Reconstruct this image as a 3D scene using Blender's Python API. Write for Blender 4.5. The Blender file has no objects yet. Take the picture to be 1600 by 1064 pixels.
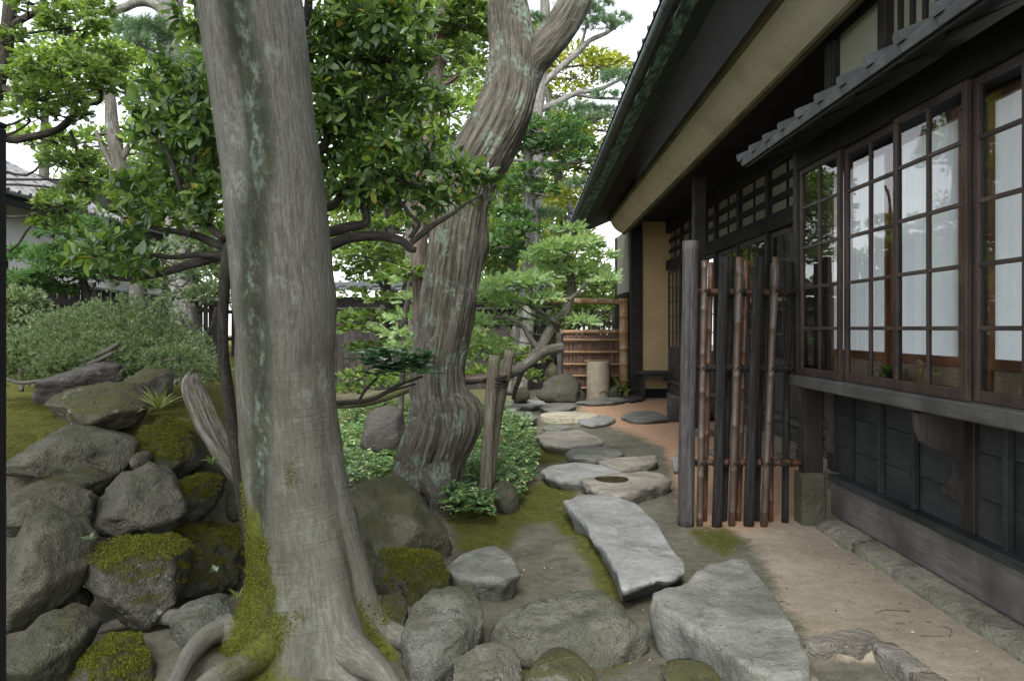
import bpy, bmesh, math, random
import numpy as np
from mathutils import Vector, Matrix

SC = bpy.context.scene
COL = SC.collection
R = math.radians
random.seed(7)
RNG = np.random.default_rng(11)

# ------------------------------------------------------------------ camera
FPX, CX, CY, EYE = 1215.0, 803.0, 513.0, 1.5          # focal length in px of a 1600 px wide frame
cam_d = bpy.data.cameras.new('camera')
cam = bpy.data.objects.new('camera', cam_d)
COL.objects.link(cam)
cam.location = (0, 0, EYE)
cam.rotation_euler = (R(90), 0, 0)
cam_d.sensor_width = 36
cam_d.lens = 36 * FPX / 1600
cam_d.shift_x = (800 - CX) / 1600
cam_d.shift_y = (CY - 532) / 1600
cam_d.clip_start = 0.05
cam_d.clip_end = 500
SC.camera = cam

# ------------------------------------------------------------------ sky and sun (bright overcast)
SUN_EL, SUN_AZ = R(50), R(190)
w = bpy.data.worlds.new('World')
SC.world = w
w.use_nodes = True
wn = w.node_tree
wn.nodes.clear()
sky = wn.nodes.new('ShaderNodeTexSky')
sky.sky_type = 'NISHITA'
sky.sun_disc = False
sky.sun_elevation = SUN_EL
sky.sun_rotation = SUN_AZ
sky.dust_density = 1.0
sky.air_density = 1.0
hs = wn.nodes.new('ShaderNodeHueSaturation')
hs.inputs['Saturation'].default_value = 0.22
bg = wn.nodes.new('ShaderNodeBackground')
bg.inputs['Strength'].default_value = 0.135
wo = wn.nodes.new('ShaderNodeOutputWorld')
wn.links.new(sky.outputs[0], hs.inputs['Color'])
wn.links.new(hs.outputs[0], bg.inputs['Color'])
wn.links.new(bg.outputs[0], wo.inputs['Surface'])
sd = bpy.data.lights.new('sun', 'SUN')
sd.energy = 1.5
sd.angle = R(22)
sd.color = (1.0, 0.97, 0.93)
so = bpy.data.objects.new('sun', sd)
COL.objects.link(so)
_sv = Vector((math.sin(SUN_AZ) * math.cos(SUN_EL), math.cos(SUN_AZ) * math.cos(SUN_EL), math.sin(SUN_EL)))
so.rotation_euler = (-_sv).to_track_quat('-Z', 'Y').to_euler()
so.location = (0, -5, 12)
SC.view_settings.view_transform = 'Standard'
SC.view_settings.look = 'None'
SC.view_settings.exposure = 1.85
SC.view_settings.gamma = 1.0
SC.cycles.max_bounces = 7
SC.cycles.transparent_max_bounces = 10
SC.cycles.sample_clamp_indirect = 6

# ------------------------------------------------------------------ measuring helpers
def P(x, y, Y):                      # a point of the place at depth Y
    return np.array([(x - CX) / FPX * Y, Y, EYE - (y - CY) / FPX * Y])
def G(x, y, z=0.0):                  # a point on the level z
    Y = FPX * (EYE - z) / (y - CY)
    return np.array([(x - CX) / FPX * Y, Y, z])
def M(px, Y):                        # a length in metres
    return px / FPX * Y

# ------------------------------------------------------------------ noise
def _hash(ix, iy, iz, s):
    h = (ix * 374761393 + iy * 668265263 + iz * 2147483647 + s * 974634177) & 0xffffffff
    h = ((h ^ (h >> 13)) * 1274126177) & 0xffffffff
    h = ((h ^ (h >> 16)) * 2246822519) & 0xffffffff
    return ((h ^ (h >> 15)) & 0xffffff) / float(0xffffff) * 2 - 1
def vnoise(p, s=0):
    p = np.asarray(p, float)
    i = np.floor(p).astype(np.int64)
    f = p - i
    u = f * f * f * (f * (f * 6 - 15) + 10)
    r = 0
    for dx in (0, 1):
        for dy in (0, 1):
            for dz in (0, 1):
                wgt = (u[:, 0] if dx else 1 - u[:, 0]) * (u[:, 1] if dy else 1 - u[:, 1]) * (u[:, 2] if dz else 1 - u[:, 2])
                r = r + wgt * _hash(i[:, 0] + dx, i[:, 1] + dy, i[:, 2] + dz, s)
    return r
def fbm(p, o=4, s=0, g=0.5):
    p = np.asarray(p, float)
    r = 0; a = 1.0
    for k in range(o):
        r = r + a * vnoise(p * (2.03 ** k) + 17.3 * k, s + k)
        a *= g
    return r
def sstep(a, b, x):
    t = np.clip((x - a) / (b - a), 0, 1)
    return t * t * (3 - 2 * t)
def nrm(v):
    v = np.asarray(v, float)
    return v / (np.linalg.norm(v, axis=-1, keepdims=True) + 1e-9)

# ------------------------------------------------------------------ objects
WL = {}
def ob(name, me, parent=None, loc=(0, 0, 0), rot=None, label=None, cat=None, group=None, kind=None):
    o = bpy.data.objects.new(name, me)
    COL.objects.link(o)
    loc = Vector(loc)
    WL[o.name] = loc
    if parent is not None:
        o.parent = parent
        o.location = loc - WL[parent.name]
    else:
        o.location = loc
    if rot is not None: o.rotation_euler = rot
    if label: o['label'] = label
    if cat: o['category'] = cat
    if group: o['group'] = group
    if kind: o['kind'] = kind
    return o
def empty(name, loc, label, cat, group=None):
    o = ob(name, None, None, loc, None, label, cat, group)
    o.empty_display_size = 0.1
    return o
def mesh(name, v, f, mat, smooth=False, attr=None):
    me = bpy.data.meshes.new(name)
    v = np.asarray(v, np.float32)
    if isinstance(f, np.ndarray):
        n, k = f.shape
        me.vertices.add(len(v)); me.vertices.foreach_set('co', v.ravel())
        me.loops.add(n * k); me.loops.foreach_set('vertex_index', f.astype(np.int32).ravel())
        me.polygons.add(n)
        me.polygons.foreach_set('loop_start', np.arange(0, n * k, k, dtype=np.int32))
        me.polygons.foreach_set('loop_total', np.full(n, k, np.int32))
        me.update(calc_edges=True)
    else:
        me.from_pydata(v.tolist(), [], f)
        me.update()
    if smooth:
        me.polygons.foreach_set('use_smooth', np.ones(len(me.polygons), bool))
    if attr:
        for an, av in attr.items():
            av = np.asarray(av, np.float32)
            if av.ndim == 1:
                a = me.attributes.new(an, 'FLOAT', 'POINT'); a.data.foreach_set('value', av)
            else:
                a = me.attributes.new(an, 'FLOAT_VECTOR', 'POINT'); a.data.foreach_set('vector', av.ravel())
    if mat is not None: me.materials.append(mat)
    return me
class MB:                            # collects shapes that make ONE piece
    def __init__(s): s.v = []; s.f = []; s.n = 0
    def add(s, v, f):
        s.v.append(np.asarray(v, float)); s.f += [[i + s.n for i in q] for q in f]; s.n += len(v)
        return s
    def box(s, x0, x1, y0, y1, z0, z1, b=0.0):
        v, f = boxv(x0, x1, y0, y1, z0, z1, b)
        return s.add(v, f)
    def mesh(s, name, mat, smooth=False):
        return mesh(name, np.concatenate(s.v), s.f, mat, smooth)
def boxv(x0, x1, y0, y1, z0, z1, b=0.0):
    bm = bmesh.new()
    bmesh.ops.create_cube(bm, size=1)
    for q in bm.verts:
        q.co = Vector(((x0 + x1) / 2 + q.co.x * (x1 - x0), (y0 + y1) / 2 + q.co.y * (y1 - y0), (z0 + z1) / 2 + q.co.z * (z1 - z0)))
    if b > 0:
        bmesh.ops.bevel(bm, geom=list(bm.edges), offset=b, segments=1, affect='EDGES')
    bm.verts.ensure_lookup_table()
    v = [tuple(q.co) for q in bm.verts]
    f = [[q.index for q in p.verts] for p in bm.faces]
    bm.free()
    return np.array(v), f
def boxpart(parent, name, x0, x1, y0, y1, z0, z1, mat, b=0.004, **k):
    c = Vector(((x0 + x1) / 2, (y0 + y1) / 2, (z0 + z1) / 2))
    v, f = boxv(x0 - c.x, x1 - c.x, y0 - c.y, y1 - c.y, z0 - c.z, z1 - c.z, b)
    return ob(name, mesh(name, v, f, mat), parent, c, **k)
def wpart(parent, name, v, f, mat, smooth=False, attr=None, base=None, **k):   # world-space vertices
    v = np.asarray(v, float)
    if base is None:
        base = np.array([v[:, 0].mean(), v[:, 1].mean(), v[:, 2].min()])
    base = np.asarray(base, float)
    return ob(name, mesh(name, v - base, f, mat, smooth, attr), parent, base, **k)

# ------------------------------------------------------------------ tubes
def spline(pts, n):
    p = np.asarray(pts, float)
    q = np.vstack([2 * p[0] - p[1], p, 2 * p[-1] - p[-2]])
    out = []
    for i in range(1, len(q) - 2):
        t = np.linspace(0, 1, n, endpoint=False)[:, None]
        a, b, c, d = q[i - 1], q[i], q[i + 1], q[i + 2]
        out.append(0.5 * (2 * b + (c - a) * t + (2 * a - 5 * b + 4 * c - d) * t ** 2 + (-a + 3 * b - 3 * c + d) * t ** 3))
    out.append(p[-1:])
    return np.vstack(out)
def tube(pts, rad, seg=8, n=6, rough=0.0, rscale=6.0, seed=0, lobe=None, cap=True, twist=0.0, rst=0.35):
    pr = np.hstack([np.asarray(pts, float), np.asarray(rad, float)[:, None]])
    s = spline(pr, n)
    c, r = s[:, :3], np.maximum(s[:, 3], 1e-4)
    T = nrm(np.gradient(c, axis=0))
    L = np.concatenate([[0], np.cumsum(np.linalg.norm(np.diff(c, axis=0), axis=1))])
    ref = np.array([1.0, 0, 0]) if abs(T[0][0]) < 0.85 else np.array([0, 1.0, 0])
    Ns = []
    u = nrm(ref - T[0] * ref.dot(T[0]))
    for t in T:
        u = nrm(u - t * u.dot(t)); Ns.append(u)
    Ns = np.array(Ns); B = np.cross(T, Ns)
    th = np.linspace(0, 2 * np.pi, seg, endpoint=False)
    ths = th[None, :] + twist * L[:, None]
    k = np.ones((len(c), seg))
    if lobe is not None: k = lobe(th[None, :] + 0 * L[:, None], L[:, None] / L[-1])
    cs, sn = np.cos(ths)[..., None], np.sin(ths)[..., None]
    d = Ns[:, None] * cs + B[:, None] * sn
    v = c[:, None] + d * (r[:, None] * k)[..., None]
    bark = np.dstack([np.cos(th)[None] * r[:, None], np.sin(th)[None] * r[:, None], np.repeat(L[:, None], seg, 1)])
    if rough:
        nz = fbm(np.dstack([bark[..., 0] * rscale, bark[..., 1] * rscale, bark[..., 2] * rscale * rst]).reshape(-1, 3), 4, seed).reshape(k.shape)
        v = v + d * (nz * rough * r[:, None])[..., None]
    nr = len(c)
    i = np.arange(nr - 1)[:, None] * seg; j = np.arange(seg)[None]; j2 = (j + 1) % seg
    f = np.stack([i + j, i + j2, i + seg + j2, i + seg + j], -1).reshape(-1, 4)
    v = v.reshape(-1, 3); bark = bark.reshape(-1, 3)
    f = f.tolist()
    if cap:
        f.append(list(range(seg))[::-1]); f.append([(nr - 1) * seg + q for q in range(seg)])
    return v, f, bark
def tubepart(parent, name, pts, rad, mat, seg=8, n=6, base=None, **k):
    kk = {q: k.pop(q) for q in ('rough', 'rscale', 'seed', 'lobe', 'cap', 'twist', 'rst') if q in k}
    v, f, b = tube(pts, rad, seg, n, **kk)
    return wpart(parent, name, v, f, mat, True, {'bark': b}, base, **k)
def multitube(parent, name, tubes, mat, seg=6, n=5, base=None, **k):
    vs, fs, bs, o = [], [], [], 0
    for pts, rad in tubes:
        v, f, b = tube(pts, rad, seg, n, rough=0.12, rscale=25)
        vs.append(v); bs.append(b); fs += [[i + o for i in q] for q in f]; o += len(v)
    return wpart(parent, name, np.vstack(vs), fs, mat, True, {'bark': np.vstack(bs)}, base, **k)

# ------------------------------------------------------------------ rocks
def ico(n):
    bm = bmesh.new(); bmesh.ops.create_icosphere(bm, subdivisions=n, radius=1)
    v = np.array([tuple(q.co) for q in bm.verts]); f = np.array([[q.index for q in p.verts] for p in bm.faces])
    bm.free(); return nrm(v), f
ICO = {}
def hull_planes(pts):
    bm = bmesh.new()
    for q in pts: bm.verts.new(tuple(q))
    bmesh.ops.convex_hull(bm, input=list(bm.verts))
    bm.normal_update()
    out = {}
    for p in bm.faces:
        nn = np.array(p.normal); out[tuple(np.round(nn, 2))] = (nn, float(nn.dot(np.array(p.verts[0].co))))
    bm.free()
    return np.array([a for a, b in out.values()]), np.array([b for a, b in out.values()])
def rockmesh(name, pts, mat, lv=4, p=70, amp=0.035, fine=0.012, seed=1, pit=0.0, cut=0):
    pts = np.asarray(pts, float)
    c = (pts.max(0) + pts.min(0)) / 2
    n, h = hull_planes(pts - c)
    h = np.maximum(h, 0.01)
    if cut:
        rgk = np.random.default_rng(seed * 7 + 3)
        kn = nrm(rgk.normal(size=(cut, 3)) + np.array([0, -.55, .45])); hs_ = ((pts - c) @ kn.T).max(0)
        n = np.vstack([n, kn]); h = np.concatenate([h, hs_ * (.76 + .18 * rgk.random(cut))])
    if lv not in ICO: ICO[lv] = ico(lv)
    D, F = ICO[lv]
    size = np.linalg.norm(pts.max(0) - pts.min(0)) / 2
    sc = (pts.max(0) - pts.min(0)) / 2
    d = nrm(D * sc)
    q = np.maximum(d @ n.T, 0) / h
    m = q.max(1, keepdims=True)
    r = 1 / (m[:, 0] * ((q / m) ** p).sum(1) ** (1 / p))
    r = r * 1.02
    v = d * r[:, None]
    a = fbm(v / size * 1.7 + seed * 3.1, 4, seed)
    rid = 1 - np.abs(fbm(v / size * 2.3 + seed * 7.7, 3, seed + 9))
    fn = fbm(v * 26 + seed, 3, seed + 5)
    md = fbm(v * 7 + seed * 2.3, 4, seed + 2, 0.6)
    st = np.tanh(4 * fbm(v / size * 2.2 + seed * 1.3, 3, seed + 12)) * amp * size * .55
    dv = a * amp * size * .6 + st + (rid - 0.75) * amp * size * 0.7 + fn * fine * min(size, 0.4) + md * min(0.014, amp * size * 0.8)
    if pit:
        pn = vnoise(v * 22 + seed * 5, seed + 3)
        dv = dv - pit * sstep(0.45, 0.8, pn) * 0.03
    v = v + d * dv[:, None]
    return v + c, F
def rock(name, outline, Y, thick, mat, label, lean=0.5, seed=1, lv=4, amp=0.035, group='boulders of the garden', cat='boulder', front=None, p=90, sink=0.0, pit=0.0, parent=None, jit=0.25):
    rg = np.random.default_rng(seed * 13 + 5)
    o = np.array([P(x, y, Y) for x, y in outline])
    zc = (o[:, 2].max() + o[:, 2].min()) / 2
    k = (o[:, 2] - zc)
    o2 = []
    for i, (x, y) in enumerate(outline):
        o2.append(P(x, y, Y + lean * k[i] + 0.0))
    o2 = np.array(o2)
    c = o2.mean(0)
    pts = [o2]
    ki = np.sort(rg.integers(0, len(o2), 5))
    fr = c + (o2[ki] - c) * (0.3 + 0.55 * rg.random((5, 1))); fr[:, 1] -= thick * (0.3 + 0.35 * rg.random(5))
    ki = np.sort(rg.integers(0, len(o2), 6))
    bk = c + (o2[ki] - c) * (0.5 + 0.4 * rg.random((6, 1))); bk[:, 1] += thick * (0.4 + 0.25 * rg.random(6))
    pts += [fr, bk]
    if front:
        pts.append(np.array([P(x, y, Y + dy) for x, y, dy in front]))
    pts = np.vstack(pts)
    if sink:
        low = pts[pts[:, 2] < zc].copy(); low[:, 2] -= sink; pts = np.vstack([pts, low])
    v, f = rockmesh(name, pts, mat, lv, 160, amp * .8, fine=.02, seed=seed, pit=pit, cut=9)
    return wpart(parent, name, v, f, mat, True, label=label, cat=cat, group=group)
def slab(name, outline, z, h, mat, label, seed=1, rough=0.010, group='stepping stones of the path', cat='stepping stone', tilt=(0, 0), under=0.9, parent=None, nseg=96, edge=0.03, dish=None):
    o = np.array([G(x, y, z) for x, y in outline])[:, :2]
    c = o.mean(0)
    # dense closed outline, corners kept
    seglen = np.linalg.norm(np.roll(o, -1, 0) - o, axis=1); L = np.concatenate([[0], np.cumsum(seglen)])
    t = np.linspace(0, L[-1], nseg, endpoint=False)
    cl = np.vstack([o, o[:1]])
    e = np.stack([np.interp(t, L, cl[:, 0]), np.interp(t, L, cl[:, 1])], 1)
    e = (np.roll(e, 1, 0) + 2 * e + np.roll(e, -1, 0)) / 4
    size = np.linalg.norm(e - c, axis=1).mean()
    rgn = fbm(np.column_stack([e * 7, np.full(len(e), seed)]), 4, seed)
    e = c + (e - c) * (1 + 0.035 * rgn[:, None])
    rings = []
    prof = [(under - 0.12, -h - 0.12), (under, -h), (1.0 - 0.02, -h * 0.55), (1.0, -h * 0.25), (1.0 - edge * 0.15, -0.012), (1.0 - edge, 0.0)] + [(s, 0.003) for s in (0.95, 0.91, 0.87, 0.82, 0.77, 0.72, 0.66, 0.6, 0.53, 0.46, 0.38, 0.3, 0.2, 0.09)]
    vs = []
    for s, dz in prof:
        q = c + (e - c) * s
        nz = fbm(np.column_stack([q * 4.5, np.full(len(q), seed * 1.7)]), 5, seed)
        sidej = fbm(np.column_stack([q * 9, np.full(len(q), dz * 30 + seed)]), 3, seed + 2)
        amp = rough if dz > -0.02 else 0.012
        qq = q + (nrm(e - c) * (sidej * (0.02 if dz < -0.005 else 0.0))[:, None])
        zz = z + dz + nz * amp + (q[:, 0] - c[0]) * tilt[0] + (q[:, 1] - c[1]) * tilt[1]
        # layered fracture of schist
        if dz > -0.02: zz = zz + 0.006 * np.tanh(5 * fbm(np.column_stack([q * 3.1, np.full(len(q), 40 + seed)]), 3, seed + 8)) * (rough > 0.008)
        if dish is not None and dz >= 0:
            dx = (q - dish[:2]) / dish[2:4]; zz = zz - dish[4] * np.exp(-(dx ** 2).sum(1) ** 2)
        vs.append(np.column_stack([qq, zz]))
    nr = len(prof)
    v = np.vstack(vs + [[[c[0], c[1], vs[-1][:, 2].mean()]]])
    f = []
    for i in range(nr - 1):
        for j in range(nseg):
            j2 = (j + 1) % nseg
            f.append([i * nseg + j, i * nseg + j2, (i + 1) * nseg + j2, (i + 1) * nseg + j])
    for j in range(nseg):
        f.append([(nr - 1) * nseg + j, (nr - 1) * nseg + (j + 1) % nseg, nr * nseg])
    return wpart(parent, name, v, f, mat, True, label=label, cat=cat, group=group)

# ------------------------------------------------------------------ scattering of leaves and sprays
def scatter_np(tv, tf, pos, d, up, s):
    d = nrm(d); side = nrm(np.cross(up, d)); u = np.cross(d, side)
    s = np.asarray(s, float).reshape(-1, 1, 1)
    V = (tv[None, :, 0:1] * d[:, None] + tv[None, :, 1:2] * side[:, None] + tv[None, :, 2:3] * u[:, None]) * s + pos[:, None]
    n, k = len(pos), len(tv)
    F = (tf[None] + (np.arange(n) * k)[:, None, None]).reshape(-1, tf.shape[1])
    return V.reshape(-1, 3), F
def T_leaf(wid=0.42, fold=0.12, curl=0.12):
    xs = [0, 0.22, 0.5, 0.78, 1.0]; ws = [0.0, 0.75, 1.0, 0.68, 0.0]
    v = []; idx = []
    for x, q in zip(xs, ws):
        z = -curl * (x ** 2)
        if q == 0: idx.append((len(v),)); v.append((x, 0, z))
        else:
            idx.append((len(v), len(v) + 1, len(v) + 2))
            v += [(x, -q * wid / 2, z + fold * q * wid), (x, 0, z), (x, q * wid / 2, z + fold * q * wid)]
    f = [(0, 1, 2), (0, 2, 3)]
    for a, b in ((1, 4), (4, 7)):
        f += [(a, b, b + 1), (a, b + 1, a + 1), (a + 1, b + 1, b + 2), (a + 1, b + 2, a + 2)]
    f += [(7, 10, 8), (8, 10, 9)]
    return np.array(v, float), np.array(f)
def T_diamond(w_=0.5, fold=0.1):
    v = np.array([(0, 0, 0), (0.45, -w_ / 2, fold), (1, 0, -0.05), (0.45, w_ / 2, fold)], float)
    return v, np.array([(0, 1, 2), (0, 2, 3)])
def T_frond(rg, pairs=4, wdt=0.16, spread=0.75, tip=0.3):
    v = []; f = []
    def dia(a, b, w_):
        a = np.array(a, float); b = np.array(b, float); dd = b - a; pr = np.array([-dd[1], dd[0], 0]) * w_
        m = a + dd * 0.5
        i = len(v); v.extend([a, m + pr + [0, 0, 0.02], b, m - pr + [0, 0, 0.02]]); f.extend([(i, i + 1, i + 2), (i, i + 2, i + 3)])
    dia((0, 0, 0), (0.6, 0, 0.02), wdt * 0.6); dia((0.5, 0, 0.02), (1.0, 0.02, -0.06), wdt * 1.5)
    for k in range(pairs):
        x = 0.12 + 0.7 * k / pairs; l = (0.5 - 0.07 * k) * (0.8 + 0.4 * rg.random())
        for sgn in (-1, 1):
            e = (x + l * 0.75, sgn * l * spread, -0.04 - 0.1 * rg.random())
            dia((x, 0, 0.01), e, wdt * 1.6)
            if k < 2:
                m = (x + l * 0.3, sgn * l * spread * 0.45, 0.0); dia(m, (m[0] + tip, m[1] + sgn * 0.04, -0.03), wdt * 1.5)
    return np.array(v), np.array(f)
def T_needles(rg, n=16, w_=0.035, up=0.35):
    v = []; f = []
    for k in range(n):
        a = 2 * math.pi * k / n * 2.4; el = 0.15 + 0.85 * rg.random()
        dx = np.array([0.35 + 0.65 * el, math.cos(a) * (1.1 - 0.8 * el), math.sin(a) * (1.1 - 0.8 * el)]); dx /= np.linalg.norm(dx)
        p_ = np.cross(dx, [0.3, 0.9, 0.5]); p_ /= np.linalg.norm(p_)
        l = 0.75 + 0.4 * rg.random(); i = len(v)
        v += [p_ * w_ / 2, -p_ * w_ / 2, dx * l]; f.append((i, i + 1, i + 2))
    return np.array(v), np.array(f)
def T_fir(rg, n=11, w_=0.09):
    v = []; f = []
    for k in range(n):
        x = k / n
        for sgn in (-1, 1):
            l = 0.3 * (1.0 - 0.55 * x); i = len(v)
            b = np.array([x, 0, 0.0]); e = np.array([x + l * 0.75, sgn * l, 0.1 * l + 0.03 * rg.random()])
            v += [b, b + [w_ * 1.3, 0, 0], e]; f.append((i, i + 1, i + 2))
    i = len(v); v += [np.array([0, -0.025, 0]), np.array([1.05, 0, 0]), np.array([0, 0.025, 0])]; f.append((i, i + 1, i + 2))
    return np.array(v), np.array(f)
def T_tuft(rg, n=7, w_=0.22, sp=0.7):
    v = []; f = []
    for k in range(n):
        a = 2 * math.pi * k / n + rg.random(); t = sp * (0.25 + 0.75 * rg.random())
        dx = np.array([math.cos(t), math.sin(t) * math.cos(a), math.sin(t) * math.sin(a)])
        p_ = nrm(np.cross(dx, rg.normal(size=3))); l = 0.7 + 0.5 * rg.random(); i = len(v)
        v += [np.zeros(3), dx * l * 0.55 + p_ * w_ / 2, dx * l, dx * l * 0.55 - p_ * w_ / 2]; f += [(i, i + 1, i + 2), (i, i + 2, i + 3)]
    return np.array(v), np.array(f)
# ------------------------------------------------------------------ materials
class NT:
    def __init__(s, name):
        s.m = bpy.data.materials.new(name); s.m.use_nodes = True
        s.t = s.m.node_tree; s.t.nodes.clear()
        s.out = s.n('ShaderNodeOutputMaterial')
        s.b = s.n('ShaderNodeBsdfPrincipled')
        s.l(s.b.outputs[0], s.out.inputs['Surface'])
    def n(s, typ, **k):
        nd = s.t.nodes.new(typ)
        for a, b in k.items(): setattr(nd, a, b)
        return nd
    def l(s, a, b): s.t.links.new(a, b)
    def put(s, inp, val):
        if isinstance(val, bpy.types.NodeSocket): s.l(val, inp)
        elif isinstance(val, tuple) and len(val) == 3 and inp.type == 'RGBA': inp.default_value = (*val, 1)
        else: inp.default_value = val
    def obj(s): return s.n('ShaderNodeTexCoord').outputs['Object']
    def attr(s, name, out='Vector'): return s.n('ShaderNodeAttribute', attribute_name=name).outputs[out]
    def map(s, v, sc=(1, 1, 1), loc=(0, 0, 0), rot=(0, 0, 0)):
        q = s.n('ShaderNodeMapping'); s.l(v, q.inputs['Vector'])
        s.put(q.inputs['Scale'], sc); s.put(q.inputs['Location'], loc); s.put(q.inputs['Rotation'], rot)
        return q.outputs[0]
    def noise(s, v, sc, det=5, rough=0.55, dist=0.0):
        q = s.n('ShaderNodeTexNoise'); s.l(v, q.inputs['Vector'])
        q.inputs['Scale'].default_value = sc; q.inputs['Detail'].default_value = det
        q.inputs['Roughness'].default_value = rough; q.inputs['Distortion'].default_value = dist
        return q.outputs['Fac']
    def voro(s, v, sc, feat='F1', out='Distance'):
        q = s.n('ShaderNodeTexVoronoi', feature=feat); s.l(v, q.inputs['Vector']); q.inputs['Scale'].default_value = sc
        return q.outputs[out]
    def ramp(s, f, stops):
        q = s.n('ShaderNodeValToRGB'); s.l(f, q.inputs[0])
        e = q.color_ramp.elements
        while len(e) < len(stops): e.new(0.5)
        for a, (p_, c) in zip(e, stops):
            a.position = p_; a.color = (*c, 1) if not isinstance(c, (int, float)) else (c, c, c, 1)
        return q.outputs[0]
    def mix(s, f, a, b, bt='MIX'):
        q = s.n('ShaderNodeMix', data_type='RGBA', blend_type=bt)
        s.put(q.inputs[0], f); s.put(q.inputs[6], a); s.put(q.inputs[7], b)
        return q.outputs[2]
    def math(s, op, a, b=0.0, clamp=False):
        q = s.n('ShaderNodeMath', operation=op, use_clamp=clamp); s.put(q.inputs[0], a); s.put(q.inputs[1], b)
        return q.outputs[0]
    def smooth(s, f, a, b):
        q = s.n('ShaderNodeMapRange', interpolation_type='SMOOTHSTEP'); s.put(q.inputs[0], f)
        q.inputs[1].default_value = a; q.inputs[2].default_value = b
        return q.outputs[0]
    def nz(s):
        g = s.n('ShaderNodeNewGeometry'); x = s.n('ShaderNodeSeparateXYZ'); s.l(g.outputs['Normal'], x.inputs[0])
        return x.outputs[2]
    def rnd(s): return s.n('ShaderNodeObjectInfo').outputs['Random']
    def island(s): return s.n('ShaderNodeNewGeometry').outputs['Random Per Island']
    def bump(s, h, st=0.3, dist=0.02, prev=None):
        q = s.n('ShaderNodeBump'); q.inputs['Strength'].default_value = st; q.inputs['Distance'].default_value = dist
        s.l(h, q.inputs['Height'])
        if prev is not None: s.l(prev, q.inputs['Normal'])
        return q.outputs[0]
    def fin(s, col=None, rough=None, nor=None, spec=None):
        if col is not None: s.put(s.b.inputs['Base Color'], col)
        if rough is not None: s.put(s.b.inputs['Roughness'], rough)
        if nor is not None: s.l(nor, s.b.inputs['Normal'])
        if spec is not None: s.b.inputs['Specular IOR Level'].default_value = spec
        return s.m
    def offs(s, v, k=20.0):              # shift the pattern object by object
        a = s.n('ShaderNodeVectorMath', operation='ADD'); s.l(v, a.inputs[0])
        c = s.n('ShaderNodeCombineXYZ'); r_ = s.math('MULTIPLY', s.rnd(), k)
        for i in range(3): s.l(r_, c.inputs[i])
        s.l(c.outputs[0], a.inputs[1]); return a.outputs[0]

def m_wood(name, c1, c2, axis='y', rough=0.75, grain=1.0, stain=None, bump=0.35, spec=0.3):
    t = NT(name); v = t.offs(t.obj())
    s = {'x': (0.6, 9, 9), 'y': (9, 0.6, 9), 'z': (9, 9, 0.6)}[axis]
    g = t.noise(t.map(v, s), 4.0 * grain, 8, 0.65, 0.6)
    g2 = t.noise(t.map(v, tuple(q * 3 for q in s)), 6.0 * grain, 4, 0.6)
    big = t.noise(v, 2.2, 4)
    f = t.math('ADD', t.math('MULTIPLY', g, 0.6), t.math('MULTIPLY', g2, 0.4))
    col = t.ramp(f, [(0.32, c1), (0.5, tuple((a + b) / 2 for a, b in zip(c1, c2))), (0.68, c2)])
    col = t.mix(t.smooth(big, 0.35, 0.75), col, tuple(q * 0.72 for q in c1), 'MIX') if stain is None else t.mix(t.smooth(big, 0.45, 0.7), col, stain)
    return t.fin(col, rough, t.bump(f, bump * 1.3, 0.011), spec)
def m_plain(name, c, rough=0.6, var=0.15, sc=6.0, bump=0.15, spec=0.4, metal=0.0, bsc=60):
    t = NT(name); v = t.offs(t.obj())
    a = t.noise(v, sc, 6); b = t.noise(v, bsc, 4)
    col = t.ramp(a, [(0.3, tuple(q * (1 - var) for q in c)), (0.7, tuple(min(1, q * (1 + var)) for q in c))])
    t.b.inputs['Metallic'].default_value = metal
    return t.fin(col, rough, t.bump(b, bump, 0.004), spec)
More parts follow.
